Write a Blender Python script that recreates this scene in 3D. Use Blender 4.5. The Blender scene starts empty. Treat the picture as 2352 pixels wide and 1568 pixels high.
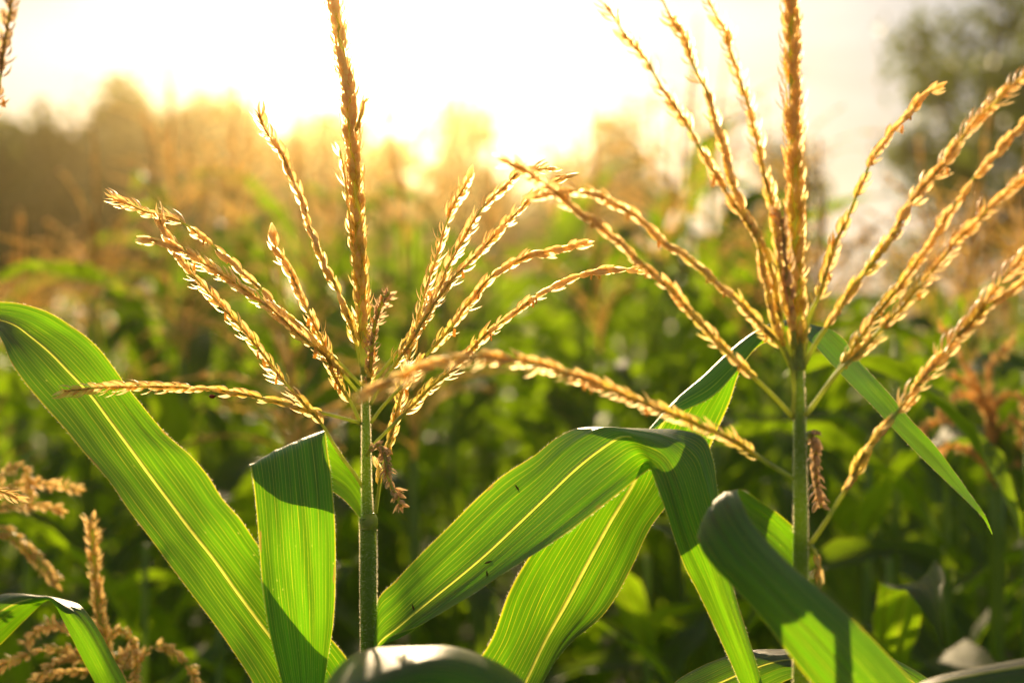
import bpy, math, random
import numpy as np
from mathutils import Matrix, Vector

# ------------------------------------------------------------------ camera, sky, sun, exposure
sc = bpy.context.scene
H = 1.75                      # camera height
K = 50.0 / 36.0 * 2352.0      # focal length in photo units (picture 2352 wide)
FOCUS = 1.0

cam_d = bpy.data.cameras.new('camera')
cam = bpy.data.objects.new('camera', cam_d)
sc.collection.objects.link(cam)
cam.location = (0, 0, H)
cam.rotation_euler = (math.radians(90), 0, 0)
cam_d.lens = 50; cam_d.sensor_width = 36; cam_d.sensor_fit = 'HORIZONTAL'
cam_d.clip_start = 0.05; cam_d.clip_end = 2000
cam_d.dof.use_dof = True
cam_d.dof.focus_distance = FOCUS
cam_d.dof.aperture_fstop = 3.4
sc.camera = cam

SUN_EL, SUN_AZ = math.radians(15.5), math.radians(-5.0)     # azimuth from +Y, negative = to the left
SUN = Vector((math.sin(SUN_AZ) * math.cos(SUN_EL), math.cos(SUN_AZ) * math.cos(SUN_EL), math.sin(SUN_EL)))

world = bpy.data.worlds.new('World'); sc.world = world; world.use_nodes = True
nt = world.node_tree; nt.nodes.clear()
def N(t, ty, **kw):
    n = t.nodes.new(ty)
    for k, v in kw.items(): setattr(n, k, v)
    return n
def val(t, sock_in, v):
    if hasattr(v, 'is_linked') or isinstance(v, bpy.types.NodeSocket): t.links.new(v, sock_in)
    else: sock_in.default_value = v
def M(t, op, a, b=None, c=None, clamp=False):
    n = N(t, 'ShaderNodeMath', operation=op); n.use_clamp = clamp
    for i, v in enumerate((a, b, c)):
        if v is not None: val(t, n.inputs[i], v)
    return n.outputs[0]
def mixc(t, f, a, b, mode='MIX'):
    n = N(t, 'ShaderNodeMix', data_type='RGBA', blend_type=mode)
    val(t, n.inputs[0], f); val(t, n.inputs[6], a); val(t, n.inputs[7], b)
    return n.outputs[2]
def maprange(t, v, a, b, c=0.0, d=1.0, smooth=True):
    n = N(t, 'ShaderNodeMapRange'); n.interpolation_type = 'SMOOTHSTEP' if smooth else 'LINEAR'
    val(t, n.inputs[0], v); n.inputs[1].default_value = a; n.inputs[2].default_value = b
    n.inputs[3].default_value = c; n.inputs[4].default_value = d
    return n.outputs[0]

sky = N(nt, 'ShaderNodeTexSky', sky_type='NISHITA'); sky.sun_disc = False
sky.sun_elevation = SUN_EL; sky.sun_rotation = SUN_AZ
sky.air_density = 1.0; sky.dust_density = 1.0; sky.ozone_density = 1.0
tc = N(nt, 'ShaderNodeTexCoord')
dot = N(nt, 'ShaderNodeVectorMath', operation='DOT_PRODUCT')
nt.links.new(tc.outputs['Generated'], dot.inputs[0]); dot.inputs[1].default_value = SUN
ca = M(nt, 'MAXIMUM', dot.outputs['Value'], 0.0)
glow_fwd = M(nt, 'POWER', ca, 3.0)
glow_wide = M(nt, 'POWER', ca, 45.0)
glow_tight = M(nt, 'POWER', ca, 260.0)
# thin veil of cloud, brighter towards the sun
mp = N(nt, 'ShaderNodeMapping'); mp.inputs['Scale'].default_value = (2.2, 2.2, 11.0)
mp.inputs['Rotation'].default_value = (0.05, 0.12, 0.3)
nt.links.new(tc.outputs['Generated'], mp.inputs[0])
no = N(nt, 'ShaderNodeTexNoise'); no.inputs['Scale'].default_value = 1.6; no.inputs['Detail'].default_value = 5
nt.links.new(mp.outputs[0], no.inputs['Vector'])
cl = maprange(nt, no.outputs[0], 0.36, 0.66)
veil_lum = M(nt, 'ADD', M(nt, 'MULTIPLY', M(nt, 'MULTIPLY', cl, 3.0), M(nt, 'ADD', 0.3, glow_fwd)), 2.2)
veil_lum = M(nt, 'ADD', veil_lum, M(nt, 'MULTIPLY', glow_fwd, 3.9))
veil = N(nt, 'ShaderNodeVectorMath', operation='SCALE'); veil.inputs[0].default_value = (0.92, 0.97, 1.04)
nt.links.new(veil_lum, veil.inputs['Scale'])
warm = N(nt, 'ShaderNodeVectorMath', operation='SCALE'); warm.inputs[0].default_value = (1.0, 0.90, 0.74)
nt.links.new(M(nt, 'ADD', M(nt, 'MULTIPLY', glow_wide, 3.0), M(nt, 'MULTIPLY', glow_tight, 40.0)), warm.inputs['Scale'])
vsum = N(nt, 'ShaderNodeVectorMath', operation='ADD'); nt.links.new(veil.outputs[0], vsum.inputs[0]); nt.links.new(warm.outputs[0], vsum.inputs[1])
skymix = mixc(nt, 0.80, sky.outputs[0], vsum.outputs[0])
bg = N(nt, 'ShaderNodeBackground'); bg.inputs['Strength'].default_value = 0.062
nt.links.new(skymix, bg.inputs['Color'])
wo = N(nt, 'ShaderNodeOutputWorld'); nt.links.new(bg.outputs[0], wo.inputs['Surface'])

sun_d = bpy.data.lights.new('sun', 'SUN'); sun_d.energy = 5.0; sun_d.angle = math.radians(0.5)
sun_d.color = (1.0, 0.74, 0.43)
sun = bpy.data.objects.new('sun', sun_d); sc.collection.objects.link(sun)
sun.rotation_euler = (-SUN).to_track_quat('-Z', 'Y').to_euler()
sun.location = (0, 0, 30)

sc.view_settings.view_transform = 'Standard'; sc.view_settings.look = 'None'
sc.view_settings.exposure = 0.5; sc.view_settings.gamma = 1.0
sc.view_settings.use_curve_mapping = False
cy = sc.cycles
cy.use_denoising = True
cy.max_bounces = 5; cy.diffuse_bounces = 2; cy.glossy_bounces = 2; cy.transmission_bounces = 4
cy.volume_bounces = 0; cy.transparent_max_bounces = 8
cy.caustics_reflective = False; cy.caustics_refractive = False
cy.sample_clamp_indirect = 6.0

C = sc.collection
rnd = random.Random(7)
rng = np.random.default_rng(11)

# ------------------------------------------------------------------ materials
def newmat(name):
    m = bpy.data.materials.new(name); m.use_nodes = True
    m.node_tree.nodes.clear()
    return m, m.node_tree
def finish(t, shader):
    o = N(t, 'ShaderNodeOutputMaterial'); t.links.new(shader, o.inputs['Surface'])
def principled(t, col, rough, spec=0.5, bump=None, ior=1.45):
    p = N(t, 'ShaderNodeBsdfPrincipled')
    val(t, p.inputs['Base Color'], col); val(t, p.inputs['Roughness'], rough)
    p.inputs['Specular IOR Level'].default_value = spec
    p.inputs['IOR'].default_value = ior
    if bump is not None: t.links.new(bump, p.inputs['Normal'])
    return p.outputs[0]
def addsh(t, a, b):
    n = N(t, 'ShaderNodeAddShader'); t.links.new(a, n.inputs[0]); t.links.new(b, n.inputs[1]); return n.outputs[0]
def transl(t, col, bump=None):
    n = N(t, 'ShaderNodeBsdfTranslucent'); val(t, n.inputs[0], col)
    if bump is not None: t.links.new(bump, n.inputs['Normal'])
    return n.outputs[0]
def refr(t, col, rough, ior):
    n = N(t, 'ShaderNodeBsdfRefraction'); val(t, n.inputs[0], col); n.inputs['Roughness'].default_value = rough
    n.inputs['IOR'].default_value = ior; return n.outputs[0]

def leaf_material(name, green_t, vein_t, refl, nmajor=26.0, fine=True, rough=0.40):
    m, t = newmat(name)
    uv = N(t, 'ShaderNodeUVMap'); sep = N(t, 'ShaderNodeSeparateXYZ'); t.links.new(uv.outputs[0], sep.inputs[0])
    u, v = sep.outputs[0], sep.outputs[1]
    comb = N(t, 'ShaderNodeCombineXYZ'); t.links.new(M(t, 'MULTIPLY', u, 9.0), comb.inputs[0]); t.links.new(M(t, 'MULTIPLY', v, 9.0), comb.inputs[1])
    n1 = N(t, 'ShaderNodeTexNoise'); n1.inputs['Scale'].default_value = 1.0; n1.inputs['Detail'].default_value = 3
    t.links.new(comb.outputs[0], n1.inputs['Vector'])
    comb2 = N(t, 'ShaderNodeCombineXYZ'); t.links.new(M(t, 'MULTIPLY', u, 160.0), comb2.inputs[0]); t.links.new(M(t, 'MULTIPLY', v, 14.0), comb2.inputs[1])
    n2 = N(t, 'ShaderNodeTexNoise'); n2.inputs['Scale'].default_value = 1.0; n2.inputs['Detail'].default_value = 2
    t.links.new(comb2.outputs[0], n2.inputs['Vector'])
    wob = M(t, 'MULTIPLY', M(t, 'SUBTRACT', n1.outputs[0], 0.5), 1.8)
    wn = N(t, 'ShaderNodeTexWhiteNoise', noise_dimensions='1D'); t.links.new(M(t, 'FLOOR', M(t, 'ADD', M(t, 'MULTIPLY', u, nmajor), 0.5)), wn.inputs['W'])
    ph = M(t, 'ADD', M(t, 'MULTIPLY', u, nmajor), wob)
    saw = M(t, 'ABSOLUTE', M(t, 'SUBTRACT', M(t, 'FRACT', ph), 0.5))
    major = maprange(t, saw, 0.42, 0.485)
    ph2 = M(t, 'ADD', M(t, 'MULTIPLY', u, nmajor * 4.0), wob)
    saw2 = M(t, 'ABSOLUTE', M(t, 'SUBTRACT', M(t, 'FRACT', ph2), 0.5))
    minor = maprange(t, saw2, 0.30, 0.5)
    su = M(t, 'ABSOLUTE', M(t, 'SUBTRACT', M(t, 'MULTIPLY', u, 2.0), 1.0))
    margin = maprange(t, su, 0.955, 0.995)
    rib = maprange(t, su, 0.06, 0.0)
    streak = maprange(t, n2.outputs[0], 0.3, 0.75)
    vm = M(t, 'MAXIMUM', M(t, 'MULTIPLY', major, M(t, 'MULTIPLY', M(t, 'ADD', 0.5, M(t, 'MULTIPLY', wn.outputs[0], 0.7)), M(t, 'ADD', 0.5, M(t, 'MULTIPLY', streak, 0.5)))), M(t, 'MULTIPLY', minor, 0.09))
    vm = M(t, 'MAXIMUM', vm, M(t, 'MAXIMUM', M(t, 'MULTIPLY', margin, 0.85), M(t, 'MULTIPLY', rib, 0.0 if fine else 0.7)))
    blot = maprange(t, n1.outputs[0], 0.3, 0.7, 0.72, 1.22)
    gcol = N(t, 'ShaderNodeVectorMath', operation='SCALE'); gcol.inputs[0].default_value = green_t[:3]
    t.links.new(M(t, 'MULTIPLY', blot, M(t, 'ADD', 0.82, M(t, 'MULTIPLY', streak, 0.3))), gcol.inputs['Scale'])
    tcol = mixc(t, vm, gcol.outputs[0], vein_t)
    rc = N(t, 'ShaderNodeVectorMath', operation='SCALE'); rc.inputs[0].default_value = refl[:3]
    t.links.new(M(t, 'ADD', 0.8, M(t, 'MULTIPLY', vm, 0.9)), rc.inputs['Scale'])
    if fine:
        # scattered pale specks where insects have rasped the blade
        combs = N(t, 'ShaderNodeCombineXYZ'); t.links.new(M(t, 'MULTIPLY', u, 40.0), combs.inputs[0]); t.links.new(M(t, 'MULTIPLY', v, 420.0), combs.inputs[1])
        vo = N(t, 'ShaderNodeTexVoronoi'); vo.inputs['Scale'].default_value = 0.36
        t.links.new(combs.outputs[0], vo.inputs['Vector'])
        csep = N(t, 'ShaderNodeSeparateColor'); t.links.new(vo.outputs['Color'], csep.inputs[0])
        rare = M(t, 'GREATER_THAN', csep.outputs[0], 0.90)
        spot = M(t, 'MULTIPLY', rare, M(t, 'MULTIPLY', csep.outputs[1], maprange(t, vo.outputs['Distance'], 0.17, 0.07)))
        tcol = mixc(t, M(t, 'MULTIPLY', spot, 0.7), tcol, (0.75, 0.75, 0.12, 1))
    if fine:
        # browned, rasped patches along the margins and a few scattered scars
        combb = N(t, 'ShaderNodeCombineXYZ'); t.links.new(M(t, 'MULTIPLY', u, 30.0), combb.inputs[0]); t.links.new(M(t, 'MULTIPLY', v, 60.0), combb.inputs[1])
        nb = N(t, 'ShaderNodeTexNoise'); nb.inputs['Scale'].default_value = 0.7; nb.inputs['Detail'].default_value = 4
        t.links.new(combb.outputs[0], nb.inputs['Vector'])
        edge = maprange(t, su, 0.86, 1.0)
        scar = maprange(t, M(t, 'ADD', nb.outputs[0], M(t, 'MULTIPLY', edge, 0.16)), 0.74, 0.79)
        tcol = mixc(t, M(t, 'MULTIPLY', scar, 0.85), tcol, (0.42, 0.26, 0.05, 1))
    bp = N(t, 'ShaderNodeBump'); bp.inputs['Strength'].default_value = 0.35; bp.inputs['Distance'].default_value = 0.0006
    t.links.new(M(t, 'ADD', M(t, 'MULTIPLY', major, 0.8), M(t, 'ADD', M(t, 'MULTIPLY', minor, 0.35), M(t, 'MULTIPLY', streak, 0.5))), bp.inputs['Height'])
    p = principled(t, rc.outputs[0], rough, 0.35, bp.outputs[0], 1.25)
    finish(t, addsh(t, p, transl(t, tcol)))
    return m

MAT = {}
MAT['leaf'] = leaf_material('corn_leaf', (0.108, 0.335, 0.001, 1), (0.74, 0.68, 0.02, 1), (0.082, 0.080, 0.052, 1), 24.0)
MAT['leaf_far'] = leaf_material('corn_leaf_field', (0.24, 0.42, 0.003, 1), (0.52, 0.54, 0.03, 1), (0.036, 0.050, 0.020, 1), 14.0, False, 0.58)

def simple(name, refl, tr, rough=0.55, spec=0.4, var=0.25, scale=300.0, forward=0.0):
    m, t = newmat(name)
    tcn = N(t, 'ShaderNodeTexCoord')
    n = N(t, 'ShaderNodeTexNoise'); n.inputs['Scale'].default_value = scale; n.inputs['Detail'].default_value = 3
    t.links.new(tcn.outputs['Object'], n.inputs['Vector'])
    oi = N(t, 'ShaderNodeObjectInfo')
    k = M(t, 'ADD', maprange(t, n.outputs[0], 0.3, 0.7, 1 - var, 1 + var), M(t, 'MULTIPLY', M(t, 'SUBTRACT', oi.outputs['Random'], 0.5), var))
    a = N(t, 'ShaderNodeVectorMath', operation='SCALE'); a.inputs[0].default_value = refl; t.links.new(k, a.inputs['Scale'])
    sh = principled(t, a.outputs[0], rough, spec)
    if tr:
        b = N(t, 'ShaderNodeVectorMath', operation='SCALE'); b.inputs[0].default_value = tr; t.links.new(k, b.inputs['Scale'])
        sh = addsh(t, sh, transl(t, b.outputs[0]))
    if forward:
        sh = addsh(t, sh, refr(t, (forward, forward * 0.8, forward * 0.5, 1), 0.75, 1.25))
    finish(t, sh)
    return m
MAT['midrib'] = simple('leaf_midrib', (0.17, 0.20, 0.06), (0.58, 0.60, 0.07), 0.4, 0.5, 0.12, 120)
MAT['spikelet'] = simple('spikelet_husk', (0.28, 0.195, 0.078), (0.82, 0.60, 0.23), 0.5, 0.35, 0.22, 260, 0.16)
MAT['spikelet_green'] = simple('spikelet_green', (0.19, 0.165, 0.05), (0.76, 0.60, 0.14), 0.5, 0.35, 0.22, 260, 0.14)
MAT['spikelet_dry'] = simple('spikelet_dry', (0.33, 0.23, 0.14), (0.42, 0.28, 0.14), 0.7, 0.2, 0.35, 300, 0.05)
MAT['anther'] = simple('anther', (0.50, 0.34, 0.10), (0.62, 0.42, 0.10), 0.5, 0.3, 0.2, 500, 0.08)
MAT['rachis'] = simple('rachis', (0.20, 0.23, 0.07), (0.45, 0.48, 0.10), 0.45, 0.4, 0.2, 80)
MAT['hair'] = simple('plant_hair', (0.5, 0.48, 0.42), (0.9, 0.8, 0.6), 0.4, 0.5, 0.05, 10, 0.5)
MAT['far_tassel'] = simple('field_tassel', (0.30, 0.22, 0.09), (0.72, 0.57, 0.22), 0.55, 0.3, 0.2, 60, 0.16)
MAT['brown_tassel'] = simple('brown_tassel', (0.32, 0.22, 0.09), (0.66, 0.46, 0.17), 0.6, 0.25, 0.25, 60)
MAT['tree_leaf'] = simple('tree_leaf', (0.040, 0.056, 0.016), (0.09, 0.12, 0.012), 0.5, 0.3, 0.35, 1.2)
MAT['bark'] = simple('bark', (0.11, 0.08, 0.055), None, 0.85, 0.2, 0.3, 6)
MAT['beetle'] = simple('beetle_shell', (0.35, 0.03, 0.01), None, 0.25, 0.5, 0.1, 50)
MAT['beetle_dark'] = simple('beetle_head', (0.02, 0.015, 0.012), None, 0.3, 0.5, 0.1, 50)

def stalk_material():
    m, t = newmat('corn_stalk')
    uv = N(t, 'ShaderNodeUVMap'); sep = N(t, 'ShaderNodeSeparateXYZ'); t.links.new(uv.outputs[0], sep.inputs[0])
    s = M(t, 'ABSOLUTE', M(t, 'SUBTRACT', M(t, 'FRACT', M(t, 'MULTIPLY', sep.outputs[0], 30.0)), 0.5))
    n = N(t, 'ShaderNodeTexNoise'); n.inputs['Scale'].default_value = 25; n.inputs['Detail'].default_value = 4
    tcn = N(t, 'ShaderNodeTexCoord'); t.links.new(tcn.outputs['Object'], n.inputs['Vector'])
    f = M(t, 'ADD', M(t, 'MULTIPLY', maprange(t, s, 0.1, 0.5), 0.5), M(t, 'MULTIPLY', n.outputs[0], 0.5))
    col = mixc(t, f, (0.065, 0.125, 0.014, 1), (0.15, 0.215, 0.03, 1))
    bp = N(t, 'ShaderNodeBump'); bp.inputs['Strength'].default_value = 0.4; bp.inputs['Distance'].default_value = 0.0005
    t.links.new(s, bp.inputs['Height'])
    p = principled(t, col, 0.38, 0.5, bp.outputs[0])
    finish(t, addsh(t, p, transl(t, (0.26, 0.34, 0.03, 1))))
    return m
MAT['stalk'] = stalk_material()
def ground_material():
    m, t = newmat('soil')
    tcn = N(t, 'ShaderNodeTexCoord')
    n = N(t, 'ShaderNodeTexNoise'); n.inputs['Scale'].default_value = 3.0; n.inputs['Detail'].default_value = 8
    t.links.new(tcn.outputs['Object'], n.inputs['Vector'])
    col = mixc(t, n.outputs[0], (0.045, 0.03, 0.018, 1), (0.13, 0.095, 0.06, 1))
    bp = N(t, 'ShaderNodeBump'); bp.inputs['Strength'].default_value = 0.8; bp.inputs['Distance'].default_value = 0.05
    t.links.new(n.outputs[0], bp.inputs['Height'])
    finish(t, principled(t, col, 0.9, 0.2, bp.outputs[0]))
    return m
MAT['soil'] = ground_material()

# ------------------------------------------------------------------ helpers
def P(x, y, d):
    """a point seen at picture position (x, y), d metres away along the view"""
    return np.array(((x - 1176.0) / K * d, d, H - (y - 784.0) / K * d))

def mesh_from(name, verts, faces, uvs=None, smooth=True, mat=None):
    me = bpy.data.meshes.new(name)
    me.from_pydata([tuple(map(float, v)) for v in verts], [], [tuple(map(int, f)) for f in faces])
    if uvs is not None:
        lay = me.uv_layers.new(name='UVMap')
        li = np.empty(len(me.loops), dtype=np.int32); me.loops.foreach_get('vertex_index', li)
        lay.data.foreach_set('uv', np.asarray(uvs, dtype=np.float32)[li].ravel())
    if smooth: me.polygons.foreach_set('use_smooth', np.ones(len(me.polygons), dtype=bool))
    if mat: me.materials.append(MAT[mat] if isinstance(mat, str) else mat)
    me.update()
    return me
def obj(name, me, parent=None):
    o = bpy.data.objects.new(name, me); C.objects.link(o)
    if parent is not None: o.parent = parent
    return o
def tag(o, label=None, cat=None, group=None, kind=None):
    if label: o['label'] = label
    if cat: o['category'] = cat
    if group: o['group'] = group
    if kind: o['kind'] = kind
    return o
def empty(name, loc):
    o = bpy.data.objects.new(name, None); C.objects.link(o); o.location = tuple(map(float, loc)); o.empty_display_size = 0.1
    return o

def spline(pts, n, t=None):
    """smooth curve through pts (k,dim), n samples; parameter by chord length"""
    p = np.asarray(pts, float); k = len(p)
    if t is None:
        d = np.linalg.norm(np.diff(p[:, :3], axis=0), axis=1); t = np.concatenate([[0], np.cumsum(np.maximum(d, 1e-6))])
    tan = np.zeros_like(p)
    for i in range(k):
        a, b = max(i - 1, 0), min(i + 1, k - 1)
        if 0 < i < k - 1:
            h0, h1 = t[i] - t[i-1], t[i+1] - t[i]
            tan[i] = ((p[i] - p[i-1]) / h0 * h1 + (p[i+1] - p[i]) / h1 * h0) / (h0 + h1)
        else:
            tan[i] = (p[b] - p[a]) / (t[b] - t[a])
    s = np.linspace(0, t[-1], n)
    idx = np.clip(np.searchsorted(t, s, side='right') - 1, 0, k - 2)
    h = (t[idx+1] - t[idx]); x = ((s - t[idx]) / h)[:, None]; h = h[:, None]
    return ((2*x**3 - 3*x**2 + 1) * p[idx] + (x**3 - 2*x**2 + x) * h * tan[idx]
            + (-2*x**3 + 3*x**2) * p[idx+1] + (x**3 - x**2) * h * tan[idx+1]), t

def grid_faces(r, c, wrap=False):
    f = []
    for i in range(r - 1):
        for j in range(c if wrap else c - 1):
            j2 = (j + 1) % c
            f.append((i*c + j, i*c + j2, (i+1)*c + j2, (i+1)*c + j))
    return f
def frames(path):
    T = np.gradient(path, axis=0); T /= np.linalg.norm(T, axis=1)[:, None] + 1e-12
    up = np.array((0, 1.0, 0)) if abs(T[0][1]) < 0.9 else np.array((1.0, 0, 0))
    A = []; a = np.cross(T[0], up); a /= np.linalg.norm(a)
    for tt in T:
        a = a - tt * np.dot(a, tt); a /= np.linalg.norm(a) + 1e-12; A.append(a.copy())
    A = np.array(A); B = np.cross(T, A)
    return T, A, B
def tube(path, rad, sides=8, flat=1.0, cap=True):
    path = np.asarray(path, float); n = len(path); rad = np.broadcast_to(rad, (n,))
    T, A, B = frames(path)
    ang = np.linspace(0, 2*math.pi, sides, endpoint=False)
    V = (path[:, None, :] + rad[:, None, None] * (np.cos(ang)[None, :, None] * A[:, None, :] + flat * np.sin(ang)[None, :, None] * B[:, None, :])).reshape(-1, 3)
    F = grid_faces(n, sides, True)
    if cap:
        F.append(tuple(range(sides))[::-1]); F.append(tuple((n-1)*sides + j for j in range(sides)))
    L = np.concatenate([[0], np.cumsum(np.linalg.norm(np.diff(path, axis=0), axis=1))])
    UV = np.stack(np.meshgrid(np.linspace(0, 1, sides), L, indexing='xy'), -1).reshape(-1, 2)
    return V, F, UV
class Bag:
    def __init__(s): s.v = []; s.f = []; s.uv = []; s.n = 0
    def add(s, V, F, UV=None):
        V = np.asarray(V, float); s.v.append(V); s.f += [tuple(i + s.n for i in f) for f in F]
        s.uv.append(UV if UV is not None else np.zeros((len(V), 2))); s.n += len(V)
    def mesh(s, name, mat, org=(0, 0, 0), smooth=True):
        return mesh_from(name, np.concatenate(s.v) - np.asarray(org), s.f, np.concatenate(s.uv), smooth, mat)

# ------------------------------------------------------------------ corn leaf from measured stations
def leaf_grid(st, nu=25, per=9, ruffle=0.0, seed=0, crease=0.0):
    """st: rows of 9 numbers (left x,y,d, mid x,y,d, right x,y,d)"""
    a = np.array([np.concatenate([P(*s[0:3]), P(*s[3:6]), P(*s[6:9])]) for s in st])
    mid = a[:, 3:6]
    t = np.concatenate([[0], np.cumsum(np.maximum(np.linalg.norm(np.diff((a[:, 0:3] + a[:, 3:6] + a[:, 6:9]) / 3, axis=0), axis=1), 1e-4))])
    n = per * (len(st) - 1) + 1
    g, _ = spline(a, n, t)
    Lf, Md, Rt = g[:, 0:3], g[:, 3:6], g[:, 6:9]
    RW = 0.042
    u = np.concatenate([np.linspace(-1, -RW, nu//2), [0.0], np.linspace(RW, 1, nu//2)])
    l0 = 0.5*u*(u-1); l1 = 1 - u*u; l2 = 0.5*u*(u+1)
    V = l0[None, :, None]*Lf[:, None] + l1[None, :, None]*Md[:, None] + l2[None, :, None]*Rt[:, None]
    du = np.gradient(V, axis=1); dv = np.gradient(V, axis=0)
    nrm = np.cross(du, dv); nrm /= np.linalg.norm(nrm, axis=2)[..., None] + 1e-9
    r = np.random.default_rng(seed)
    s = np.linspace(0, t[-1], n)
    if ruffle:
        off = np.zeros((n, nu))
        for k in range(6):
            fr = r.uniform(14, 60); ph = r.uniform(0, 6.28, 2); am = r.uniform(0.4, 1.0) * 20 / fr
            off += am * (np.sin(s[:, None]*fr + ph[0]) * np.maximum(-u, 0)[None]**1.8 + np.sin(s[:, None]*fr*1.1 + ph[1]) * np.maximum(u, 0)[None]**1.8)
        for k in range(7):      # shallow lengthwise pleats between the veins
            uu = r.uniform(-0.95, 0.95); w = r.uniform(0.035, 0.09); c = r.uniform(0, s[-1]); ls = r.uniform(0.04, 0.12)
            off += r.uniform(-0.9, 0.9) * np.exp(-((u[None] - uu) / w)**2 - ((s[:, None] - c) / ls)**2)
        env = np.minimum(1, np.minimum(s, s[-1] - s) / 0.03)[:, None]
        V = V + nrm * (off * ruffle * env)[..., None]
    if crease: V = V + nrm * (crease * np.exp(-(u/0.12)**2))[None, :, None]
    uvs = np.stack(np.meshgrid((u+1)/2, s + seed * 1.37, indexing='xy'), -1)
    return V, uvs, nrm
def build_leaf(parent, org, st, ruffle=0.0012, seed=0, rib=True, ribh=0.32, nu=25, per=9, mat='leaf', hairs=False, crease=0.0, label=None, ribrange=(0.0, 1.0)):
    V, UV, nrm = leaf_grid(st, nu, per, ruffle, seed, crease)
    n = len(V); c0 = nu // 2
    i0, i1 = int(ribrange[0]*(n-1)), int(ribrange[1]*(n-1))
    fc = [f for f in grid_faces(n, nu) if not (rib and i0 <= f[0] // nu < i1 and f[0] % nu in (c0 - 1, c0))]
    me = mesh_from('leaf', V.reshape(-1, 3) - org, fc, UV.reshape(-1, 2), True, mat)
    o = obj('leaf', me, parent)
    if label: o['label'] = label
    if rib:
        # thick pale rib: one bowed shell let into the blade, swelling towards the underside
        a, m_, b_ = V[i0:i1+1, c0-1], V[i0:i1+1, c0], V[i0:i1+1, c0+1]
        nn = nrm[i0:i1+1, c0]; sgn = -np.sign((nn[:max(2, len(nn)//3)] * (m_[:max(2, len(nn)//3)] - np.array((0, 0, H)))).sum())
        wd = np.linalg.norm(b_ - a, axis=1)[:, None]
        q = np.linspace(0, 1, 7); rv = []
        for k in q:
            base = a * (1-k)**2 + 2*k*(1-k)*(2*m_ - 0.5*(a+b_)) + b_ * k**2
            rv.append(base + nn * sgn * wd * ribh * math.sin(math.pi * k)**0.8)
        rv = np.stack(rv, 1).reshape(-1, 3)
        obj('midrib', mesh_from('midrib', rv - org, grid_faces(i1 - i0 + 1, 7), None, True, 'midrib'), o)
    if hairs:
        b = Bag(); r = np.random.default_rng(seed + 50)
        for side in (0, nu - 1):
            e = V[:, side]; inn = V[:, 1 if side == 0 else nu - 2]
            for k in range(int(len(e) * 5)):
                f = r.uniform(0, n - 1.001); i = int(f); w = f - i
                p = e[i]*(1-w) + e[i+1]*w; out = p - inn[i]; out /= np.linalg.norm(out) + 1e-9
                tg = e[i+1] - e[i]; tg /= np.linalg.norm(tg) + 1e-9
                d = out + tg * r.uniform(0.0, 0.9) + r.normal(0, 0.3, 3); d /= np.linalg.norm(d)
                b.add([p - tg*0.00009, p + tg*0.00009, p + d*r.uniform(0.0006, 0.0022)], [(0, 1, 2)])
        tag(obj('edge_hairs', b.mesh('edge_hairs', 'hair', org, False), o), kind='stuff')
    return o

# ------------------------------------------------------------------ spikelets and tassel branches
def glume(length, width, depth, opening, side, nl=6, na=4, curl=0.0):
    """half-open boat shaped husk growing along +Z, back towards +X*side"""
    V = []
    for i in range(nl):
        t = i / (nl - 1)
        w = width * 0.5 * (math.sin(math.pi * min(1, t**0.75 * 0.97 + 0.03)) ** 0.75 * (1 - 0.15*t))
        if i == nl - 1: w = width * 0.03
        bow = opening * t * length + depth * math.sin(math.pi * t) * 0.6 + curl * t * t * length
        for j in range(na):
            a = (j / (na - 1) - 0.5) * 2.4
            x = side * (bow + depth * (math.cos(a) - 0.4) * math.sin(math.pi * min(1, t + 0.05)) * 0.9)
            V.append((x, w * math.sin(a) / math.sin(1.2), length * t * (1 - 0.1*opening)))
    return V, grid_faces(nl, na)
def make_spikelet(name, L, W, D, op, mat, curl=0.0, anthers=0, seed=0):
    b = Bag(); r = random.Random(seed)
    b.add(*glume(L, W, D, op, 1, curl=curl)); b.add(*glume(L * 0.95, W, D, op * 0.8, -1, curl=curl * 0.5))
    if op > 0.12:
        b.add(*glume(L * 0.85, W * 0.6, D * 0.6, 0.02, 1, 5, 3))
    me = b.mesh(name, mat)
    return me
SPIK = {}
for nm, mat in (('gold', 'spikelet'), ('green', 'spikelet_green'), ('dry', 'spikelet_dry')):
    SPIK[nm] = [make_spikelet('spikelet', 0.0100, 0.0041, 0.0016, 0.03, mat, 0.0, seed=1),
                make_spikelet('spikelet', 0.0104, 0.0042, 0.0017, 0.07, mat, 0.02, seed=2),
                make_spikelet('spikelet', 0.0094, 0.0041, 0.0015, 0.12, mat, 0.03, seed=3),
                make_spikelet('spikelet', 0.0104, 0.0036, 0.0013, 0.19, mat, 0.05, seed=4),
                make_spikelet('spikelet', 0.0106, 0.0032, 0.0011, 0.30, mat, 0.04, seed=5)]
def anther_mesh(seed):
    b = Bag()
    for s in (-1, 1):
        V, F, U = tube(np.array([(s*0.0003, 0, 0), (s*0.00045, 0, -0.0022), (s*0.0006, 0.0001, -0.0048), (s*0.0007, 0, -0.0054)]), np.array([0.0003, 0.0006, 0.0006, 0.0002]), 5)
        b.add(V, F, U)
    return b.mesh('anther', 'anther')
ANTH = anther_mesh(0)

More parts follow.
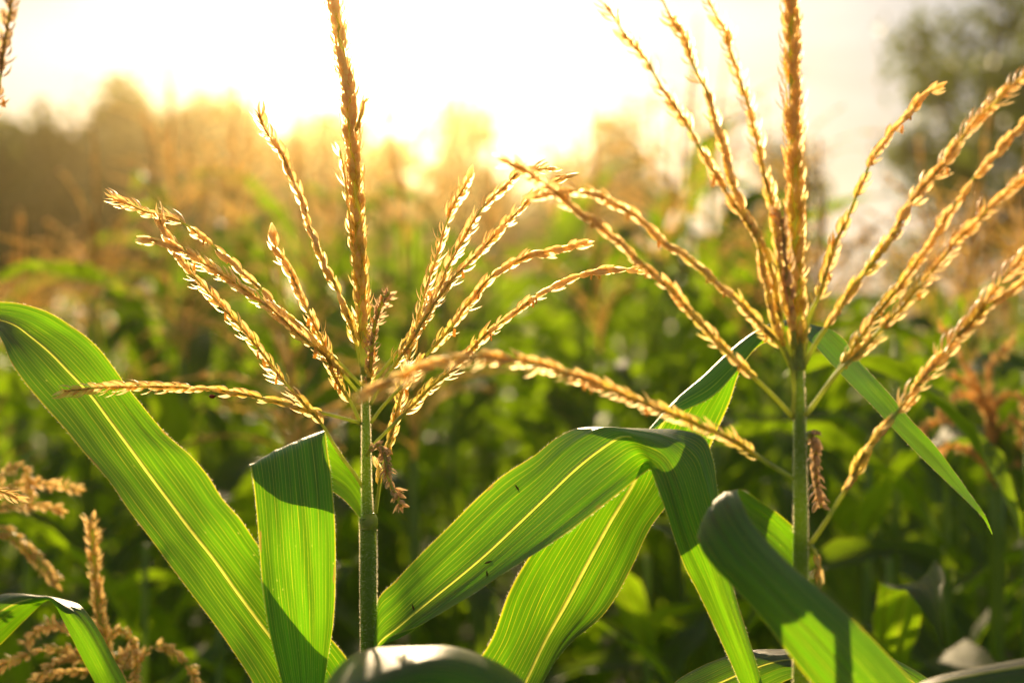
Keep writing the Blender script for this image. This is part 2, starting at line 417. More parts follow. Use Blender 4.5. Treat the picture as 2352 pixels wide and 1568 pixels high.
def orient(pos, z, x_hint, scale):
    z = z / (np.linalg.norm(z) + 1e-12)
    x = x_hint - z * np.dot(x_hint, z); x /= np.linalg.norm(x) + 1e-12
    y = np.cross(z, x)
    m = Matrix(((x[0]*scale, y[0]*scale, z[0]*scale, pos[0]), (x[1]*scale, y[1]*scale, z[1]*scale, pos[1]), (x[2]*scale, y[2]*scale, z[2]*scale, pos[2]), (0, 0, 0, 1)))
    return m
def branch_path(pts, n=None):
    p = np.array([P(*q) for q in pts])
    L = np.linalg.norm(np.diff(p, axis=0), axis=1).sum()
    g, _ = spline(p, n or max(12, int(L / 0.004)))
    return g
def decorate(path, r, start=0.14, gap=0.0030, scale=1.0, ranks=2, spread=(0.10, 0.34), kinds=('green', 'gold'), radial=0.0009, openness=0.5, anthers=0.10, taper=0.0, end=1.0):
    """positions of spikelets along a branch: list of (matrix, mesh, size)"""
    L = np.concatenate([[0], np.cumsum(np.linalg.norm(np.diff(path, axis=0), axis=1))])
    T, A, B = frames(path); out = []
    s = L[-1] * start; k = 0; phase = r.uniform(0, 6.28)
    while s < L[-1] * end - 0.002:
        f = s / L[-1]
        pos = np.array([np.interp(s, L, path[:, i]) for i in range(3)])
        i = min(int(np.searchsorted(L, s)), len(T) - 1)
        az = phase + k * (math.pi if ranks == 2 else 2.4) + f * 2.0 + r.uniform(-0.7, 0.7)
        rad = math.cos(az) * A[i] + math.sin(az) * B[i]
        ang = r.uniform(*spread) * (0.8 + 0.4 * f)
        if r.random() < 0.08: ang *= 1.7
        d = T[i] * math.cos(ang) + rad * math.sin(ang)
        q = min(1.0, max(0.0, (f - start) / (1 - start)))
        c = kinds[1] if r.random() < 0.15 + q * 1.7 else kinds[0]
        v = min(4, int(r.random()**(2.3 - openness) * 5))
        sc_ = scale * r.uniform(0.72, 1.2) * (1 - taper * q)
        mx = orient(pos + rad * radial, d, rad + r.normal(0, 0.25, 3) if False else rad, sc_)
        out.append((mx, SPIK[c][v], sc_))
        if r.random() < anthers * (1.2 - q):
            am = orient(pos + d * 0.007 * scale, np.array((r.uniform(-.3, .3), r.uniform(-.3, .3), 1.0)), rad, scale * r.uniform(0.8, 1.1))
            out.append((am, ANTH, 0.5 * sc_))
        s += gap * r.uniform(0.6, 1.4) * scale * (3.0 if r.random() < 0.04 else 1.0)
        k += 1
    return out

def mesh_np(me):
    v = np.empty(len(me.vertices) * 3, dtype=np.float32); me.vertices.foreach_get('co', v)
    return v.reshape(-1, 3), [tuple(p.vertices) for p in me.polygons]
_cache = {}
class Tassel:
    """collects the branches of one plant and then turns its 300 largest spikelets into objects, the rest into one part"""
    def __init__(s, root, org, cam_d): s.root = root; s.org = np.asarray(org); s.items = []; s.cam_d = cam_d
    def branch(s, pts, r0=0.0013, r1=0.0005, name='tassel_branch', sides=6, label=None, **kw):
        path = branch_path(pts)
        # slight natural zig-zag of the rachis
        V, F, U = tube(path, np.linspace(r0, r1, len(path)), sides)
        o = obj(name, mesh_from(name, V - s.org, F, U, True, 'rachis'), s.root)
        if label: o['label'] = label
        for it in decorate(path, s.r, **kw): s.items.append((it, o))
        return o
    r = random.Random(3)
    def finish(s, limit=300):
        its = sorted(s.items, key=lambda q: -q[0][2] / max(0.4, q[0][0].translation.y))
        vis, hid = [], []
        for it in its:
            p = it[0][0].translation
            x = 1176 + p.x / p.y * K; y = 784 - (p.z - H) / p.y * K
            (vis if (-10 < x < 2362 and -10 < y < 1578) and len(vis) < limit else hid).append(it)
        sh = Matrix.Translation(Vector(-s.org))
        for (mx, me, sz), br in vis:
            o = obj('anther' if me is ANTH else 'spikelet', me, br); o.matrix_basis = sh @ mx
        groups = {}
        for (mx, me, sz), br in hid: groups.setdefault(me.materials[0].name, []).append((mx, me))
        bag = Bag(); mats = list(groups); slots = []
        for gi, g in enumerate(mats):
            for mx, me in groups[g]:
                if me.name not in _cache: _cache[me.name] = mesh_np(me)
                v, f = _cache[me.name]; m3 = np.array(mx)
                bag.add(v @ m3[:3, :3].T + m3[:3, 3], f); slots += [gi] * len(f)
        if slots:
            me = bag.mesh('spikelets', None, s.org)
            for g in mats: me.materials.append(bpy.data.materials[g])
            me.polygons.foreach_set('material_index', np.array(slots, dtype=np.int32))
            tag(obj('spikelets', me, s.root), kind='stuff')
class RNG(random.Random):
    def normal(s, a, b, n): return np.array([s.gauss(a, b) for _ in range(n)])
Tassel.r = RNG(3)

def stalk_hairs(root, org, path, rad, count, lmin=0.0006, lmax=0.0022, seed=0, name='stalk_hairs'):
    T, A, B = frames(path); r = np.random.default_rng(seed); b = Bag(); n = len(path)
    f = r.uniform(0, n - 1.001, count); i = f.astype(int); w = (f - i)[:, None]
    c = path[i]*(1-w) + path[i+1]*w; az = r.uniform(0, 6.283, count)[:, None]
    o = np.cos(az)*A[i] + np.sin(az)*B[i]; p = c + o * (rad[i] * 0.98)[:, None]
    d = o + r.normal(0, 0.35, (count, 3)); d /= np.linalg.norm(d, axis=1)[:, None]; tg = T[i] * 0.00008
    V = np.stack([p - tg, p + tg, p + d * r.uniform(lmin, lmax, count)[:, None]], 1).reshape(-1, 3)
    b.add(V, np.arange(count*3).reshape(-1, 3).tolist())
    tag(obj(name, b.mesh(name, 'hair', org, False), root), kind='stuff')

# ------------------------------------------------------------------ the setting: ground
g = 90.0; nn_ = 60
xs = np.linspace(-g, g, nn_); ys = np.linspace(-12, 110, nn_)
GX, GY = np.meshgrid(xs, ys, indexing='xy')
GZ = 0.03*np.sin(GX*8.3) + 0.05*np.sin(GX*0.31 + 1)*np.sin(GY*0.23)
gv = np.stack([GX, GY, GZ], -1).reshape(-1, 3)
tag(obj('ground', mesh_from('ground', gv, grid_faces(nn_, nn_), None, True, 'soil')), kind='structure')

# ------------------------------------------------------------------ trees beyond the field
def tree(name, x, y, height, spread, base_frac, nleaf, leaf, seed, label, dens=1.0, trunks=1, open_=0.0, group='trees beyond the corn field'):
    r = np.random.default_rng(seed); d_near = y < 22
    root = empty(name, (x, y, 0)); tag(root, label, 'tree', group)
    wood = Bag(); tips = []
    def limb(p, d, length, rad, depth):
        n = 6; path = [p]; q = p.copy(); dd = d.copy()
        for i in range(n):
            dd = dd + r.normal(0, 0.16, 3); dd[2] += 0.05; dd /= np.linalg.norm(dd)
            q = q + dd * length / n; path.append(q.copy())
        path = np.array(path)
        V, F, U = tube(path, np.linspace(rad, rad*0.55, n+1), 6, cap=False); wood.add(V, F, U)
        if depth == 0:
            tips.append((path[-1], length)); tips.append((path[4], length)); return
        for k in range(r.integers(2, 4) + (1 if depth > 2 else 0)):
            i = int(r.integers(3, n+1)); ax = r.normal(0, 1, 3); ax[2] *= 0.5
            nd = dd * 0.6 + ax * 0.62; nd[2] = abs(nd[2]) * 0.8 + 0.05; nd /= np.linalg.norm(nd)
            limb(path[i], nd, length * r.uniform(0.55, 0.78), rad * 0.55, depth - 1)
    for tnk in range(trunks):
        limb(np.array((r.normal(0, 0.15), r.normal(0, 0.15), -0.1)), np.array((r.normal(0, 0.1), r.normal(0, 0.1), 1.0)), height * base_frac, height * 0.022, 4)
    tp = np.array([t[0] for t in tips])
    # scale the limb system to the wanted height and spread
    k = np.array((spread / max(1e-3, np.percentile(np.abs(tp[:, :2]), 93)), spread / max(1e-3, np.percentile(np.abs(tp[:, :2]), 93)), height / tp[:, 2].max()))
    tp = tp * k
    wv = [v * k for v in wood.v]; wood.v = wv
    obj('trunk', wood.mesh('trunk', 'bark'), root)
    nt_ = len(tp); per = max(3, int(nleaf / nt_))
    keep = r.random(nt_) > open_
    cs = tp[keep].repeat(per, 0)
    rad = height * 0.05 * (0.6 if d_near else 1.0)
    cs = cs + r.normal(0, rad, cs.shape) * np.array((1, 1, 0.75))
    m = len(cs); a = r.normal(0, 1, (m, 3)); a /= np.linalg.norm(a, axis=1)[:, None]
    b = np.cross(a, r.normal(0, 1, (m, 3))); b /= np.linalg.norm(b, axis=1)[:, None]
    s = leaf * r.uniform(0.6, 1.3, m)[:, None]
    V = np.stack([cs - a*s, cs + b*s*0.45, cs + a*s, cs - b*s*0.45], 1).reshape(-1, 3)
    F = np.arange(m*4).reshape(-1, 4)
    obj('crown', mesh_from('crown', V, F.tolist(), None, False, 'tree_leaf'), root)
    return root
def wx(px, d): return (px - 1176) / K * d
def hz(py, d): return H + (784 - py) / K * d
T_ = [ # px, distance, top y, half width px, seed, leaves, open, label
  (285, 30, 235, 130, 1, 14000, 0.10, 'broad dark tree, tallest of the mass at the left, loose top'),
  (425, 32, 255, 95, 2, 13000, 0.0, 'rounded dense tree beside the glowing sky gap'),
  (130, 27, 300, 120, 3, 7000, 0.25, 'thin open tree at the far left edge, sky showing through'),
  (35, 24, 350, 110, 4, 10000, 0.05, 'low dark green bushy tree at the left border'),
  (600, 34, 322, 100, 5, 12000, 0.0, 'low tree in the haze, left of the tall tassel spike'),
  (715, 36, 290, 65, 6, 5200, 0.1, 'small rounded tree straight behind the tall tassel spike'),
  (905, 36, 345, 75, 7, 5500, 0.1, 'low glowing bush right of the tall tassel spike'),
  (1080, 38, 255, 58, 8, 5200, 0.12, 'slim upright tree alone in the middle, golden in the haze'),
  (1385, 36, 275, 50, 9, 3000, 0.25, 'slim sparse tree between the two tassel plants'),
  (1300, 38, 400, 80, 10, 3500, 0.1, 'low bush at the foot of the slim sparse tree'),
  (1760, 34, 350, 60, 12, 2600, 0.3, 'faint low tree behind the second tassel spike'),
  (2140, 17, -190, 290, 16, 4600, 0.2, 'large open-crowned tree at the right, dark trunk and bare limbs'),
  (2290, 20, 40, 190, 18, 6000, 0.10, 'lower feathery tree beside the dark trunk at the right'),
  (2480, 21, -160, 150, 15, 5000, 0.15, 'tall tree cut by the right border of the picture'),
]
for px, d, top, hw, sd, nl, op, lab in T_:
    tree('tree', wx(px, d), d, hz(top, d), hw / K * d, 0.42, nl, 0.19 if d > 22 else 0.08, sd, lab, open_=op)

# a far hedge closes the field
def hedge():
    r = np.random.default_rng(5); m = 26000
    x = r.uniform(-60, 60, m); top = 2.6 + 0.9*np.sin(x*0.35) + 0.6*np.sin(x*0.93 + 2)
    z = top * r.random(m)**0.6; y = 52 + r.normal(0, 1.2, m)
    cs = np.stack([x, y, z], 1)
    a = r.normal(0, 1, (m, 3)); a /= np.linalg.norm(a, axis=1)[:, None]
    b = np.cross(a, r.normal(0, 1, (m, 3))); b /= np.linalg.norm(b, axis=1)[:, None]
    s = r.uniform(0.1, 0.24, m)[:, None]
    V = np.stack([cs - a*s, cs + b*s*0.5, cs + a*s, cs - b*s*0.5], 1).reshape(-1, 3)
    o = obj('far_hedge', mesh_from('far_hedge', V, np.arange(m*4).reshape(-1, 4).tolist(), None, False, 'tree_leaf'))
    tag(o, 'far dark hedge closing the field behind the trees', 'hedge', kind='stuff')
hedge()

# ------------------------------------------------------------------ corn plants of the field (out of focus)
def field_leaf(r, z, az, length, width, elev, droop, twist, nv=13, nu=5):
    p = np.array((0, 0, z)); e = elev; path = [p]; els = [e]
    for i in range(nv - 1):
        e = e - droop * (0.4 + 1.3 * i / nv) / nv
        h = math.cos(e); path.append(path[-1] + np.array((math.cos(az)*h, math.sin(az)*h, math.sin(e))) * length / nv); els.append(e)
    path = np.array(path); V = []; UV = []
    for i in range(nv):
        t = i / (nv - 1); w = width * 0.5 * (0.55 + 0.6*math.sin(math.pi*min(1, t*1.3)*0.7)) * (1 - t**3.2) + 0.001
        side = np.array((-math.sin(az), math.cos(az), 0)); e = els[i]
        up = np.array((-math.cos(az)*math.sin(e), -math.sin(az)*math.sin(e), math.cos(e)))
        tw = twist * t
        s2 = side * math.cos(tw) + up * math.sin(tw); u2 = up * math.cos(tw) - side * math.sin(tw)
        for j in range(nu):
            u = j / (nu - 1) * 2 - 1
            V.append(path[i] + s2 * w * u + u2 * (abs(u) * w * 0.35 + 0.006*math.sin(t*23 + u*2 + az)*abs(u)))
            UV.append(((u+1)/2, t * length + az))
    return np.array(V), grid_faces(nv, nu), np.array(UV)
def field_tassel(r, z, size=1.0, nb=10, lean=0.1, droop=0.6, dense=1.0):
    b = Bag()
    def br(path, rad, r2):
        V, F, U = tube(path, np.linspace(rad, rad*0.5, len(path)), 5); b.add(V, F, U)
        L = np.linalg.norm(np.diff(path, axis=0), axis=1).sum(); T, A, B = frames(path)
        for k in range(int(L / 0.0042 * dense)):
            f = r.uniform(0.12, 1) * (len(path) - 1.001); i = int(f); w = f - i
            p = path[i]*(1-w) + path[i+1]*w; azz = r.uniform(0, 6.28); o = math.cos(azz)*A[i] + math.sin(azz)*B[i]
            d = T[i] + o * r.uniform(0.15, 0.55); d /= np.linalg.norm(d); l = 0.012 * r.uniform(0.8, 1.2); s = np.cross(d, o) * 0.0021
            m = p + d * l * 0.45
            b.add([p, m + s, m + o*0.0028, m - s, p + d*l], [(0, 1, 2), (0, 2, 3), (4, 2, 1), (4, 3, 2), (0, 3, 1), (4, 1, 3)])
    top = np.array((0, 0, z)); n = 8
    ax = np.array((r.uniform(-lean, lean), r.uniform(-lean, lean), 1.0))
    t = np.linspace(0, 1, n)[:, None]
    spike = top + ax * t * 0.34 * size + np.array((r.uniform(-.03, .03), r.uniform(-.03, .03), 0)) * t**2
    br(spike, 0.0038, 0.002); br(spike[2:], 0.0036, 0.002)
    for k in range(nb):
        az = k * 2.4 + r.uniform(-.3, .3); z0 = top + ax * r.uniform(0.0, 0.11) * size; L = r.uniform(0.15, 0.25) * size
        e = r.uniform(0.7, 1.25); path = [z0]
        for i in range(9):
            e -= droop * r.uniform(0.6, 1.4) / 9
            path.append(path[-1] + np.array((math.cos(az)*math.cos(e), math.sin(az)*math.cos(e), math.sin(e))) * L / 9)
        br(np.array(path), 0.0016, 0.001)
    return b
protos = []
for k in range(7):
    r = random.Random(100 + k)
    hgt = r.uniform(1.60, 1.82)
    pr = {'leaf': [], 'h': hgt}
    n = 7
    lean = np.array((r.uniform(-.02, .02), r.uniform(-.02, .02)))
    sp = np.array([(lean[0]*t, lean[1]*t, hgt*t) for t in np.linspace(0, 1, n)])
    b = Bag(); b.add(*tube(sp, np.array([0.013, 0.0125, 0.012, 0.011, 0.0095, 0.007, 0.0045]), 7))
    pr['stalk'] = b.mesh('stalk', 'stalk')
    a0 = r.uniform(0, 6.28); nl = 9
    for i in range(nl):
        z = hgt * (0.26 + 0.66 * i / (nl - 1)); az = a0 + (i % 2) * math.pi + r.uniform(-0.5, 0.5)
        Lf = r.uniform(0.50, 0.78) * (1.0 if i < nl - 2 else 0.62)
        V, F, U = field_leaf(r, z, az, Lf, r.uniform(0.044, 0.070), r.uniform(0.75, 1.25), r.uniform(1.0, 2.4), r.uniform(-0.9, 0.9))
        pr['leaf'].append(mesh_from('leaf', V, F, U, True, 'leaf_far'))
    tb = field_tassel(r, hgt - 0.01, r.uniform(0.85, 1.1), r.randint(9, 13), 0.12, r.uniform(0.3, 1.3))
    pr['tassel'] = tb.mesh('tassel', 'far_tassel')
    tb2 = field_tassel(r, hgt - 0.01, r.uniform(0.85, 1.05), 8, 0.12, r.uniform(0.3, 1.0), 0.4)
    # joined low detail version for far copies
    bag = Bag(); slots = []
    for me, si in [(pr['stalk'], 0)] + [(m, 1) for m in pr['leaf']]:
        v, f = mesh_np(me); li = np.array([d.uv[:] for d in me.uv_layers[0].data])
        uvv = np.zeros((len(v), 2)); vi = np.empty(len(me.loops), dtype=np.int32); me.loops.foreach_get('vertex_index', vi); uvv[vi] = li
        bag.add(v, f, uvv); slots += [si]*len(f)
    for v, f in [(np.concatenate(tb2.v), tb2.f)]:
        bag.add(v, f); slots += [2]*len(f)
    me = bag.mesh('corn_plant', None)
    for mm in ('stalk', 'leaf_far', 'far_tassel'): me.materials.append(MAT[mm])
    me.polygons.foreach_set('material_index', np.array(slots, dtype=np.int32))
    pr['whole'] = me
    protos.append(pr)

def place_field(x, y, k, rz, s, detail, label, group):
    pr = protos[k]
    if detail:
        o = empty('corn_plant', (x, y, 0)); o.rotation_euler = (0, 0, rz); o.scale = (s, s, s)
        obj('stalk', pr['stalk'], o)
        for me in pr['leaf']: obj('leaf', me, o)
        if y > 2.0: obj('tassel', pr['tassel'], o)
    else:
        o = obj('corn_plant', pr['whole']); o.location = (x, y, 0); o.rotation_euler = (0, 0, rz); o.scale = (s, s, s)
    tag(o, label, 'corn plant', group)
    return o
r = random.Random(21)
spots = []
row = 0
y = 2.0
while y < 13.0:
    half = (y * 0.36 + 0.55) * 1.25
    x = -half + r.uniform(0, 0.2)
    while x < half:
        X = x + r.uniform(-0.07, 0.07); Y = y + r.uniform(-0.12, 0.12)
        px = 1176 + X / Y * K
        x += (0.19 if y < 5 else 0.34) * r.uniform(0.85, 1.2)
        gap_mid = 760 < px < 1420
        if gap_mid and Y < 2.6: continue
        if px > 2460 or px < -120: continue
        h = min(1.22, 0.97 + 0.12 * (Y - 2.0)) + r.uniform(-0.06, 0.05)
        if px < 780: h += 0.01
        if gap_mid: h -= 0.03
        if px < 380: h = min(h, (0.99 if Y > 2.7 else 0.86) + r.uniform(-0.03, 0.03))
        if px > 1850: h = min(h, 1.04 + r.uniform(-0.04, 0.03))
        lit = -0.32 < X + 0.0875 * (Y - 1.0) < 0.12      # the strip between the sun and the sharp plant
        if lit: h = min(h, (1.40 + 0.277 * (Y - 1.0)) / 1.76)
        spots.append((px, X, Y, h, r.randrange(7), r.uniform(0, 6.28)))
    y += 0.48 if y < 5 else 0.95
    row += 1
for px, Y, h in ((2050, 1.50, 0.93), (2200, 1.70, 0.98), (2345, 1.42, 0.93), (2420, 1.75, 1.0), (1975, 1.85, 0.98), (2270, 1.9, 1.0), (70, 1.62, 0.80), (1655, 1.70, 0.90), (1480, 1.85, 0.90), (480, 1.70, 0.82), (300, 1.85, 0.86), (1130, 1.9, 0.86), (950, 2.1, 0.88)):
    spots.append((px, wx(px, Y), Y, h, r.randrange(7), r.uniform(0, 6.28)))
ORD = ['first', 'second', 'third', 'fourth', 'fifth', 'sixth', 'seventh', 'eighth', 'ninth', 'tenth', 'eleventh', 'twelfth', 'thirteenth', 'fourteenth', 'fifteenth', 'sixteenth', 'seventeenth', 'eighteenth', 'nineteenth', 'twentieth', 'twenty-first', 'twenty-second', 'twenty-third', 'twenty-fourth', 'twenty-fifth', 'twenty-sixth', 'twenty-seventh', 'twenty-eighth']
cnt = {}
for px, X, Y, h, k, rz in sorted(spots):
    sd = 0 if px < 850 else (1 if px < 1840 else 2)
    sidew = ('left of the sharp tassel stalk', 'between the two tassel stalks', 'right of the second tassel stalk')[sd]
    if Y < 3.0:
        i = cnt[sd] = cnt.get(sd, -1) + 1
        lab = '%s blurred corn plant close behind, from the left, %s' % (ORD[i], sidew)
        place_field(X, Y, k, rz, h, True, lab, 'blurred corn plants close behind')
    else:
        place_field(X, Y, k, rz, h, False, 'small blurred corn plant deep in the field, ' + sidew, 'small corn plants deep in the field, ' + sidew)

# ------------------------------------------------------------------ the sharp corn plant
D0 = 1.0
orgA = np.array(P(850, 1300, D0)); orgA[2] = 0
A_ = empty('corn_plant', orgA); tag(A_, 'corn plant in sharp focus with golden tassel and wide glowing leaves', 'corn plant')
stk = [(870, 6000, 1.0), (862, 3000, 1.0), (852, 1900, 1.0), (849, 1560, 1.0), (847, 1400, 1.0), (846, 1250, 1.0), (844, 1180, 1.0), (842, 1120, 1.0), (841, 1000, 1.0), (839, 900, 1.0), (837, 840, 1.0)]
rad_px = [44, 42, 21, 17.5, 17, 17, 12.5, 11, 9.5, 7.5, 6]
pa = np.array([P(*q) for q in stk]); rr = np.array(rad_px) / K * 1.0
comb_ = np.concatenate([pa, rr[:, None]], 1)
gk, _ = spline(comb_, 120)
V, F, U = tube(gk[:, :3], gk[:, 3], 14)
obj('stalk', mesh_from('stalk', V - orgA, F, U, True, 'stalk'), A_)
# leaf sheath wrapped around the stalk below the top node, with a slanting open seam
sh_p = np.array([P(848, 1600, 1.0), P(847, 1480, 1.0), P(846, 1350, 1.0), P(846, 1250, 1.0), P(846, 1205, 1.0), P(845, 1188, 1.0)])
sg, _ = spline(sh_p, 26)
V, F, U = tube(sg, np.linspace(18.8, 19.2, 26) / K, 18, cap=False)
V = V.reshape(26, 18, 3); cut = []
for i in range(25):
    for j in range(18):
        a = j / 18.0; lim = 0.30 + 0.45 * i / 25.0
        if i > 19 and 0.55 < a < 0.78 and i > 19 + (a - 0.55) * 8: continue
        cut.append((i*18 + j, i*18 + (j+1) % 18, (i+1)*18 + (j+1) % 18, (i+1)*18 + j))
obj('leaf_sheath', mesh_from('leaf_sheath', V.reshape(-1, 3) - orgA, cut, U, True, 'stalk'), A_)
# swollen collar at the node
cg = np.array([P(846, 1215, 1.0), P(847, 1200, 1.0), P(848, 1188, 1.0), P(848, 1178, 1.0)])
V, F, U = tube(cg, np.array([19.5, 21.5, 20.0, 13.5]) / K, 14)
obj('collar', mesh_from('collar', V - orgA, F, U, True, 'midrib'), A_)
seg = gk[(gk[:, 2] > P(0, 1600, 1)[2])]
stalk_hairs(A_, orgA, seg[:, :3], np.where(seg[:, 2] < P(0, 1190, 1)[2], 19.2 / K, seg[:, 3]), 13000, 0.0005, 0.0017, 4)

# the big leaf reaching to the left
LA = [
 (640, 1720, 1, 760, 1700, 1, 850, 1640, 1),
 (581, 1568, 0.978, 695, 1568, 1, 800, 1515, 1.012),
 (530, 1481, 0.978, 639, 1485, 1, 735, 1435, 1.012),
 (489, 1420, 0.978, 590, 1420, 1, 680, 1360, 1.012),
 (444, 1362, 0.978, 540, 1352, 1, 634, 1303, 1.012),
 (393, 1297, 0.978, 490, 1282, 1, 590, 1247, 1.012),
 (345, 1235, 0.978, 440, 1219, 1, 551, 1190, 1.012),
 (297, 1177, 0.978, 396, 1160, 1.005, 513, 1148, 1.017),
 (246, 1109, 0.978, 345, 1092, 1.01, 475, 1088, 1.022),
 (195, 1050, 0.978, 300, 1030, 1.01, 436, 1044, 1.022),
 (150, 988, 0.983, 255, 969, 1.015, 380, 992, 1.027),
 (96, 920, 0.988, 205, 903, 1.02, 318, 920, 1.032),
 (51, 865, 0.988, 155, 850, 1.02, 270, 856, 1.032),
 (20, 824, 0.988, 113, 807, 1.025, 225, 798, 1.037),
 (0, 787, 0.988, 68, 770, 1.03, 170, 752, 1.042),
 (-25, 755, 0.988, 34, 746, 1.03, 112, 718, 1.042),
 (-55, 748, 0.988, -8, 733, 1.03, 45, 698, 1.042),
 (-100, 760, 0.988, -60, 738, 1.03, -20, 696, 1.042),
 (-180, 820, 0.978, -150, 790, 1.02, -115, 735, 1.032),
 (-260, 930, 0.973, -240, 900, 1, -215, 850, 1.012),
 (-310, 1100, 0.968, -300, 1090, 0.99, -285, 1070, 1.002),
]
build_leaf(A_, orgA, LA, 0.0026, 1, True, 0.32, 33, 7, hairs=True, label='broad leaf sweeping up to the left with a pale midrib')
# the folded leaf hanging in front
LB = [
 (838, 1205, 1.004, 842, 1200, 1.010, 850, 1175, 1.010),
 (822, 1178, 1.010, 828, 1150, 1.022, 838, 1125, 1.020),
 (790, 1140, 1.012, 792, 1100, 1.030, 805, 1075, 1.030),
 (735, 1112, 1.012, 735, 1065, 1.034, 776, 1030, 1.036),
 (660, 1098, 1.010, 690, 1050, 1.028, 757, 1002, 1.034),
 (598, 1076, 1.002, 668, 1030, 1.014, 746, 988, 1.022),
 (575, 1064, 0.992, 660, 1021, 1.000, 741, 985, 1.008),
 (575, 1070, 0.982, 664, 1036, 0.986, 746, 992, 0.994),
 (580, 1100, 0.976, 668, 1074, 0.976, 754, 1040, 0.984),
 (586, 1160, 0.974, 674, 1140, 0.970, 763, 1110, 0.978),
 (592, 1230, 0.974, 680, 1215, 0.968, 769, 1200, 0.976),
 (603, 1340, 0.976, 686, 1330, 0.968, 768, 1320, 0.976),
 (620, 1450, 0.978, 694, 1448, 0.970, 762, 1440, 0.978),
 (640, 1535, 0.980, 700, 1538, 0.974, 752, 1530, 0.980),
 (672, 1660, 0.982, 706, 1662, 0.978, 740, 1660, 0.982),
 (700, 1790, 0.984, 710, 1792, 0.983, 722, 1790, 0.984),
]
build_leaf(A_, orgA, LB, 0.0016, 2, False, 0.32, 31, 8, hairs=True, label='folded leaf hanging down beside the stalk, grey shadow at its fold')
# the big leaf rising to the right and folding over
LC = [
 (846, 1505, 1, 848, 1535, 0.998, 850, 1545, 1),
 (866, 1385, 1.004, 866, 1482, 0.992, 868, 1488, 1.002),
 (910, 1331, 1.006, 917, 1437, 0.99, 951, 1440, 0.971),
 (969, 1269, 1.008, 986, 1379, 0.988, 1020, 1408, 0.95),
 (1037, 1204, 1.01, 1054, 1324, 0.988, 1090, 1370, 0.95),
 (1100, 1143, 1.012, 1122, 1266, 0.986, 1165, 1313, 0.948),
 (1157, 1092, 1.014, 1191, 1201, 0.986, 1240, 1258, 0.948),
 (1225, 1044, 1.016, 1259, 1136, 0.986, 1310, 1211, 0.948),
 (1275, 1000, 1.018, 1322, 1076, 0.986, 1380, 1162, 0.948),
 (1318, 978, 1.018, 1375, 1034, 0.984, 1440, 1118, 0.955),
 (1355, 974, 1.012, 1425, 1004, 0.976, 1488, 1080, 0.978),
 (1420, 981, 1, 1478, 1010, 0.96, 1498, 1090, 0.962),
 (1500, 988, 0.985, 1528, 1030, 0.946, 1505, 1112, 0.95),
 (1565, 993, 0.97, 1556, 1060, 0.936, 1515, 1140, 0.942),
 (1610, 1006, 0.96, 1575, 1096, 0.93, 1530, 1182, 0.938),
 (1630, 1045, 0.952, 1590, 1144, 0.928, 1548, 1238, 0.936),
 (1641, 1095, 0.948, 1608, 1200, 0.928, 1572, 1300, 0.936),
 (1650, 1160, 0.946, 1628, 1258, 0.93, 1599, 1351, 0.938),
 (1665, 1260, 0.946, 1654, 1340, 0.932, 1633, 1420, 0.94),
 (1694, 1370, 0.948, 1685, 1430, 0.936, 1667, 1488, 0.942),
 (1728, 1470, 0.95, 1715, 1515, 0.94, 1694, 1540, 0.945),
 (1765, 1590, 0.952, 1745, 1610, 0.946, 1725, 1605, 0.948),
 (1800, 1720, 0.954, 1790, 1725, 0.952, 1780, 1720, 0.953),
]
build_leaf(A_, orgA, LC, 0.0022, 3, True, 0.32, ribrange=(0, 0.5), nu=33, per=8, hairs=True, label='wide leaf rising to the right, folded over and drooping beside the second plant')
# the long leaf behind it that arches over behind the second tassel
LD = [
 (880, 2150, 1, 885, 2160, 1, 890, 2150, 1),
 (1000, 1740, 1.02, 1090, 1790, 1.02, 1140, 1790, 1.02),
 (1070, 1560, 1.03, 1204, 1572, 1.02, 1249, 1572, 0.998),
 (1129, 1467, 1.03, 1252, 1472, 1.02, 1310, 1480, 0.998),
 (1167, 1365, 1.03, 1300, 1385, 1.022, 1389, 1402, 1),
 (1208, 1290, 1.035, 1345, 1300, 1.025, 1447, 1307, 1.003),
 (1280, 1190, 1.035, 1400, 1200, 1.028, 1498, 1208, 1.006),
 (1370, 1085, 1.03, 1455, 1108, 1.03, 1560, 1130, 1.008),
 (1480, 1000, 1.012, 1500, 1010, 1.03, 1622, 1045, 1.045),
 (1548, 949, 1.005, 1556, 925, 1.03, 1647, 988, 1.05),
 (1633, 910, 1.005, 1622, 858, 1.03, 1675, 925, 1.05),
 (1690, 855, 1.01, 1685, 797, 1.03, 1700, 852, 1.05),
 (1738, 795, 1.02, 1742, 756, 1.035, 1738, 800, 1.055),
 (1780, 760, 1.03, 1792, 738, 1.045, 1795, 770, 1.06),
 (1818, 750, 1.03, 1836, 735, 1.05, 1848, 752, 1.065),
 (1842, 768, 1.03, 1866, 755, 1.05, 1895, 750, 1.065),
 (1876, 796, 1.025, 1908, 795, 1.045, 1940, 776, 1.06),
 (1917, 842, 1.02, 1942, 832, 1.04, 1968, 818, 1.055),
 (1958, 887, 1.015, 1982, 875, 1.03, 2008, 866, 1.045),
 (2002, 931, 1.01, 2022, 920, 1.025, 2044, 910, 1.035),
 (2040, 971, 1.005, 2060, 964, 1.015, 2081, 957, 1.025),
 (2102, 1034, 1, 2123, 1027, 1.01, 2145, 1020, 1.015),
 (2163, 1095, 0.995, 2178, 1090, 1, 2197, 1085, 1.005),
 (2218, 1150, 0.99, 2226, 1146, 0.995, 2235, 1140, 1),
 (2262, 1196, 0.99, 2264, 1194, 0.99, 2267, 1191, 0.99),
 (2278, 1226, 0.99, 2279, 1226, 0.99, 2280, 1226, 0.99),
]
